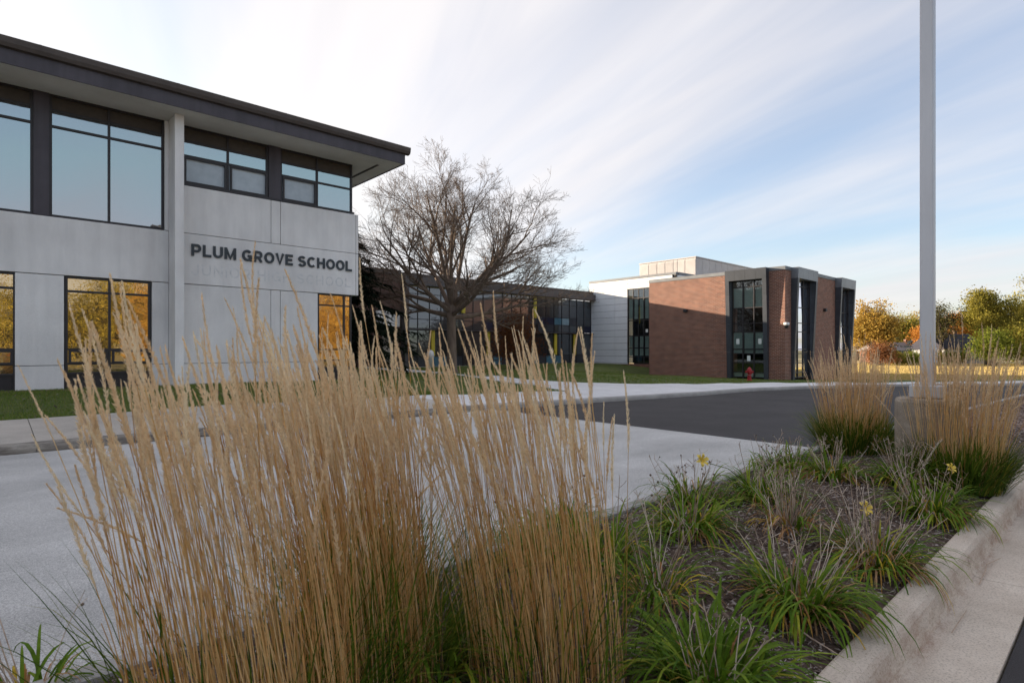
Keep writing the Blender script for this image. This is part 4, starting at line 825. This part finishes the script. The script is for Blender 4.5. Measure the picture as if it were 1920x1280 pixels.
def shrub(X, Y, H, W_, mat, label, n=2500, z=None, size=.2, group=None, ab=None, name='shrub', dome=.9):
    p0 = C2(X, Y) if ab is None else Vector((ab[0], ab[1], 0)); root = tag(empty(name, (p0.x, p0.y, -.9 if z is None else z)), label, 'shrub', group); rg = random.Random(int(X*13+Y*7+n)); sm = MB(); tips = []
    for i in range(26):
        q_ = rg.uniform(0, 6.283); el = rg.uniform(.15, 1.5); rr = rg.uniform(.65, 1.0)*dome; e = Vector((math.cos(q_)*math.cos(el)*W_*.5*rr, math.sin(q_)*math.cos(el)*W_*.5*rr, H*.15+math.sin(el)*H*.8*rr)); sm.tube([(e.x*.1, e.y*.1, -.1), e*.5+Vector((rg.gauss(0, .05), rg.gauss(0, .05), .05)), e], [.03, .02, .008], 4); tips += [(e, e), (e*.7, e), (e*.85, e)]
    sm.build('stems', M['bark_dark'], root); v, f, r = leaf_cloud(tips, int(n*1.7), W_*.10, size*.75, rg, .8); v[:, 2] = np.maximum(v[:, 2], .02); ob('crown', npmesh('crown', v, f, r), M[mat], root); return root
def conifer(p0, z, H, W_, mat, label, seed=1, n=26, per=9, droop=.25, card=.5, group=None, skirt=.06, name='spruce_tree', cards=34, bark='bark_dark', pw=.8):
    rg = random.Random(seed); root = tag(empty(name, (p0.x, p0.y, z)), label, 'tree', group); tm = MB().tube([(0, 0, -.2), (0, 0, H*.5), (0, 0, H)], [H*.018, H*.011, .01], 8); cv = MB()
    for i in range(n):
        t = (i+rg.random()*.6)/n; zb = H*(skirt+(.97-skirt)*t); R_ = W_*.5*(1-t)**pw*rg.uniform(.8, 1.1)+.08
        for j in range(max(4, int(per*(1-t*.5)))):
            q_ = rg.uniform(0, 6.283); o_ = Vector((math.cos(q_), math.sin(q_), 0)); L = R_*rg.uniform(.75, 1.1); e = Vector((0, 0, zb))+o_*L+Vector((0, 0, -droop*L*rg.uniform(.5, 1.2)+.1*L)); s0 = Vector((0, 0, zb)); tm.tube([s0, (s0+e)/2+Vector((0, 0, .05*L)), e], [.018, .012, .005], 3, cap=False)
            for k in range(cards):
                u = rg.uniform(.12, 1.02); c = s0.lerp(e, u)+Vector((0, 0, .05*L*(1-abs(2*u-1)))); dr = (o_*rg.uniform(.1, 1)+Vector((rg.gauss(0, .6), rg.gauss(0, .6), -rg.uniform(.1, 1.0)))).normalized(); sd = dr.cross(Vector((rg.gauss(0, 1), rg.gauss(0, 1), rg.gauss(0, 1)))); sd = sd.normalized()
                l = card*rg.uniform(.4, 1.0); w = card*.055; cv.add([c-sd*w, c+sd*w, c+dr*l], [(0, 1, 2)], rg.random())
    tm.build('trunk', M[bark], root); cv.build('crown', M[mat], root); return root
# evergreen beside the concrete wing
ev = C2(-9.3, 31.0)
conifer(ev, float(lawn_z(ev.x, ev.y)[0]), 8.8, 9.4, 'needle', 'dark drooping evergreen growing beside the end of the concrete wing', seed=4, n=30, per=12, droop=.45, card=.8, skirt=.10, cards=70, name='evergreen_tree', pw=.8)
sp_ = C2(.2, 44.5); shrub(0, 0, 5.2, 5.2, 'leaf_brown', 'rusty brown leaved small tree before the glazed link wing', 3800, float(lawn_z(sp_.x, sp_.y)[0]), .16, None, (sp_.x, sp_.y), 'small_tree', .85)
AT = 'autumn trees beyond the field'
leaf_tree(60.5, 95, 12.0, 10, 'leaf_gold', 'golden yellow tree at the corner of the brick block', 11000, 51, size=.34, spread=.55, lowest=.2)
leaf_tree(74.5, 118, 10.0, 9, 'leaf_gold', 'round golden tree behind the dark spruce', 7000, 52, size=.4, spread=.7)
leaf_tree(84, 122, 10, 10, 'leaf_olive', 'yellow olive tree just left of the pole', 8000, 53, size=.42, spread=.8)
leaf_tree(79, 130, 10, 9, 'leaf_gold', 'golden tree between the spruce and the pole', 7000, 63, size=.42, spread=.8)
conifer(C2(67.6, 101), -.97, 8.6, 5.2, 'needle_far', 'dark conical spruce behind the rust-red shrub', 6, 20, 8, .3, .7, None, .04, cards=22)
conifer(C2(72.8, 104), -.97, 4.6, 5.0, 'needle_blue', 'low blue spruce beside the utility pole', 9, 14, 8, .2, .6, None, .04, cards=22)
shrub(57, 88, 3.9, 5.6, 'leaf_rust', 'domed rust-red shrub at the far edge of the field', 3500, size=.24)
HG = 'hedge shrubs at the field edge'
for i in range(6):
    nm = ['first', 'second', 'third', 'fourth', 'fifth', 'sixth'][i]
    shrub(60.5+i*2.3, 89+i*.5, 2.2+.3*(i % 2), 3.4, 'leaf_green' if i % 3 else 'leaf_olive', nm+' yellow-green hedge shrub from the brick block, at the field edge', 1900, size=.2, group=HG)
leaf_tree(71.5, 95, 12.2, 7, 'leaf_dark', 'thin dark sparse tree just right of the pole', 2300, 54, size=.3, spread=.5, lowest=.35, lean=.5)
leaf_tree(80, 108, 8.6, 8, 'leaf_orange', 'orange maple right of the pole', 8000, 55, size=.38, spread=.7)
leaf_tree(88, 112, 10.8, 9, 'leaf_orange', 'orange maple under the tall right-hand tree', 8000, 56, size=.38, spread=.7)
leaf_tree(76, 91, 15.0, 9.5, 'leaf_olive', 'tall yellow-green tree at the right', 10500, 57, size=.32, spread=.5, lowest=.32)
leaf_tree(84.5, 92, 14.0, 9, 'leaf_olive', 'yellow-green tree at the right border of the view', 9500, 58, size=.33, spread=.55, lowest=.28)
shrub(71.0, 84, 6.0, 6.5, 'leaf_green', 'big green bushy shrub below the tall right-hand tree', 5500, size=.26, dome=.95)
shrub(76.5, 85, 7.4, 8.0, 'leaf_olive', 'olive bushy shrub at the right border of the view', 6500, size=.28, dome=.95)
shrub(81.5, 86, 5.0, 7.0, 'leaf_dark', 'low dark shrub at the right border of the view', 4000, size=.26, dome=.95)
for i, (x, y, h, m) in enumerate([(96, 150, 12, 'leaf_olive'), (108, 150, 13, 'leaf_gold'), (120, 148, 12, 'leaf_dark'), (130, 146, 13, 'leaf_olive'), (104, 105, 12, 'leaf_olive')]):
    leaf_tree(x, y, h, 13, m, ['far olive tree behind the golden ones', 'far golden tree right of the pole', 'far dull tree behind the orange maples', 'far olive tree at the right border', 'olive tree outside the right border'][i], 6000, 70+i, size=.5, spread=1.0)
# houses beyond the field
def house(X, Y, w, d, h, rh, wall, roofm, label, rot):
    p0 = C2(X, Y, -.97); root = tag(empty('house', p0), label, 'house'); root.rotation_euler = (0, 0, rot)
    MB().box(-w/2, w/2, -d/2, d/2, -.2, h).build('wall', wall, root)
    MB().prism([(-d/2-.4, h-.1), (d/2+.4, h-.1), (d/2+.4, h+.05), (0, h+rh), (-d/2-.4, h+.05)], 'x', -w/2-.4, w/2+.4).build('roof', roofm, root)
    for x in (-w*.28, w*.05, w*.32):
        o = MB().box(x-.6, x+.6, -d/2-.05, -d/2-.002, 1.0, 2.3).build('window', M['white'], root); MB().box(x-.5, x+.5, -d/2-.07, -d/2-.052, 1.1, 2.2).build('pane', M['glass_dark'], o)
    MB().box(w*.2, w*.2+.5, .2, .7, h+rh*.3, h+rh+.6).build('chimney', M['brick'], root)
M['roof_dark'] = pmat('dark shingles', (.025,.025,.04), (.045,.045,.06), 4, .9); M['roof_grey'] = pmat('grey shingles', (.2,.18,.18), (.27,.25,.24), 4, .9); M['siding'] = pmat('grey siding', (.30,.30,.33), (.38,.38,.4), 3, .8)
house(76.5, 100, 7, 8, 2.7, 2.6, M['siding'], M['roof_dark'], 'grey house with dark shingled roof among the trees', -YAW)
house(86, 118, 9, 8, 3.4, 2.8, M['siding'], M['roof_grey'], 'house with pale grey roof behind the dark-roofed one', -YAW+1.2)
house(76, 112, 10, 8, 2.4, 1.6, M['brick'], M['roof_grey'], 'low house with grey roof left of the pole', -YAW+.2)
up = tag(empty('utility_pole', C2(84.5, 120, -.97)), 'slim utility pole with crossarm among the golden trees', 'utility pole')
MB().tube([(0, 0, 0), (0, 0, 5.2)], [.13, .1], 8).build('shaft', M['walk_new'], up); MB().tube([CR*-1.2+Vector((0, 0, 4.9)), CR*1.2+Vector((0, 0, 4.9))], [.07, .07], 6).build('crossarm', M['walk_new'], up)
MB().tube([CR*-16+Vector((0, -1, 4.3)), CR*-8+Vector((0, -.5, 4.4)), Vector((0, 0, 4.9))], [.02]*3, 4).build('wire', M['walk_new'], up)
# the row of autumn trees across the street that the ground-floor glass mirrors
for i, (a, b, h, m) in enumerate([(-4, -34, 8.5, 'leaf_red'), (3, -31, 8.2, 'leaf_olive'), (8.5, -33, 8.4, 'leaf_olive'), (13.5, -31, 8.8, 'leaf_gold'), (19, -33, 8.5, 'leaf_gold'), (26, -32, 8.4, 'leaf_orange'), (33, -31, 9, 'leaf_gold'), (40, -33, 8.6, 'leaf_olive'), (48, -32, 9, 'leaf_gold')]):
    leaf_tree(0, 0, h*1.3, 9.5, m, ['red', 'first olive', 'second olive', 'first golden', 'second golden', 'orange', 'third golden', 'third olive', 'fourth golden'][i]+' tree across the street, mirrored in the ground-floor windows', 6500, 90+i, size=.42, spread=.95, lowest=.06, group='trees across the street', ab=(a, b), z=-1.0)
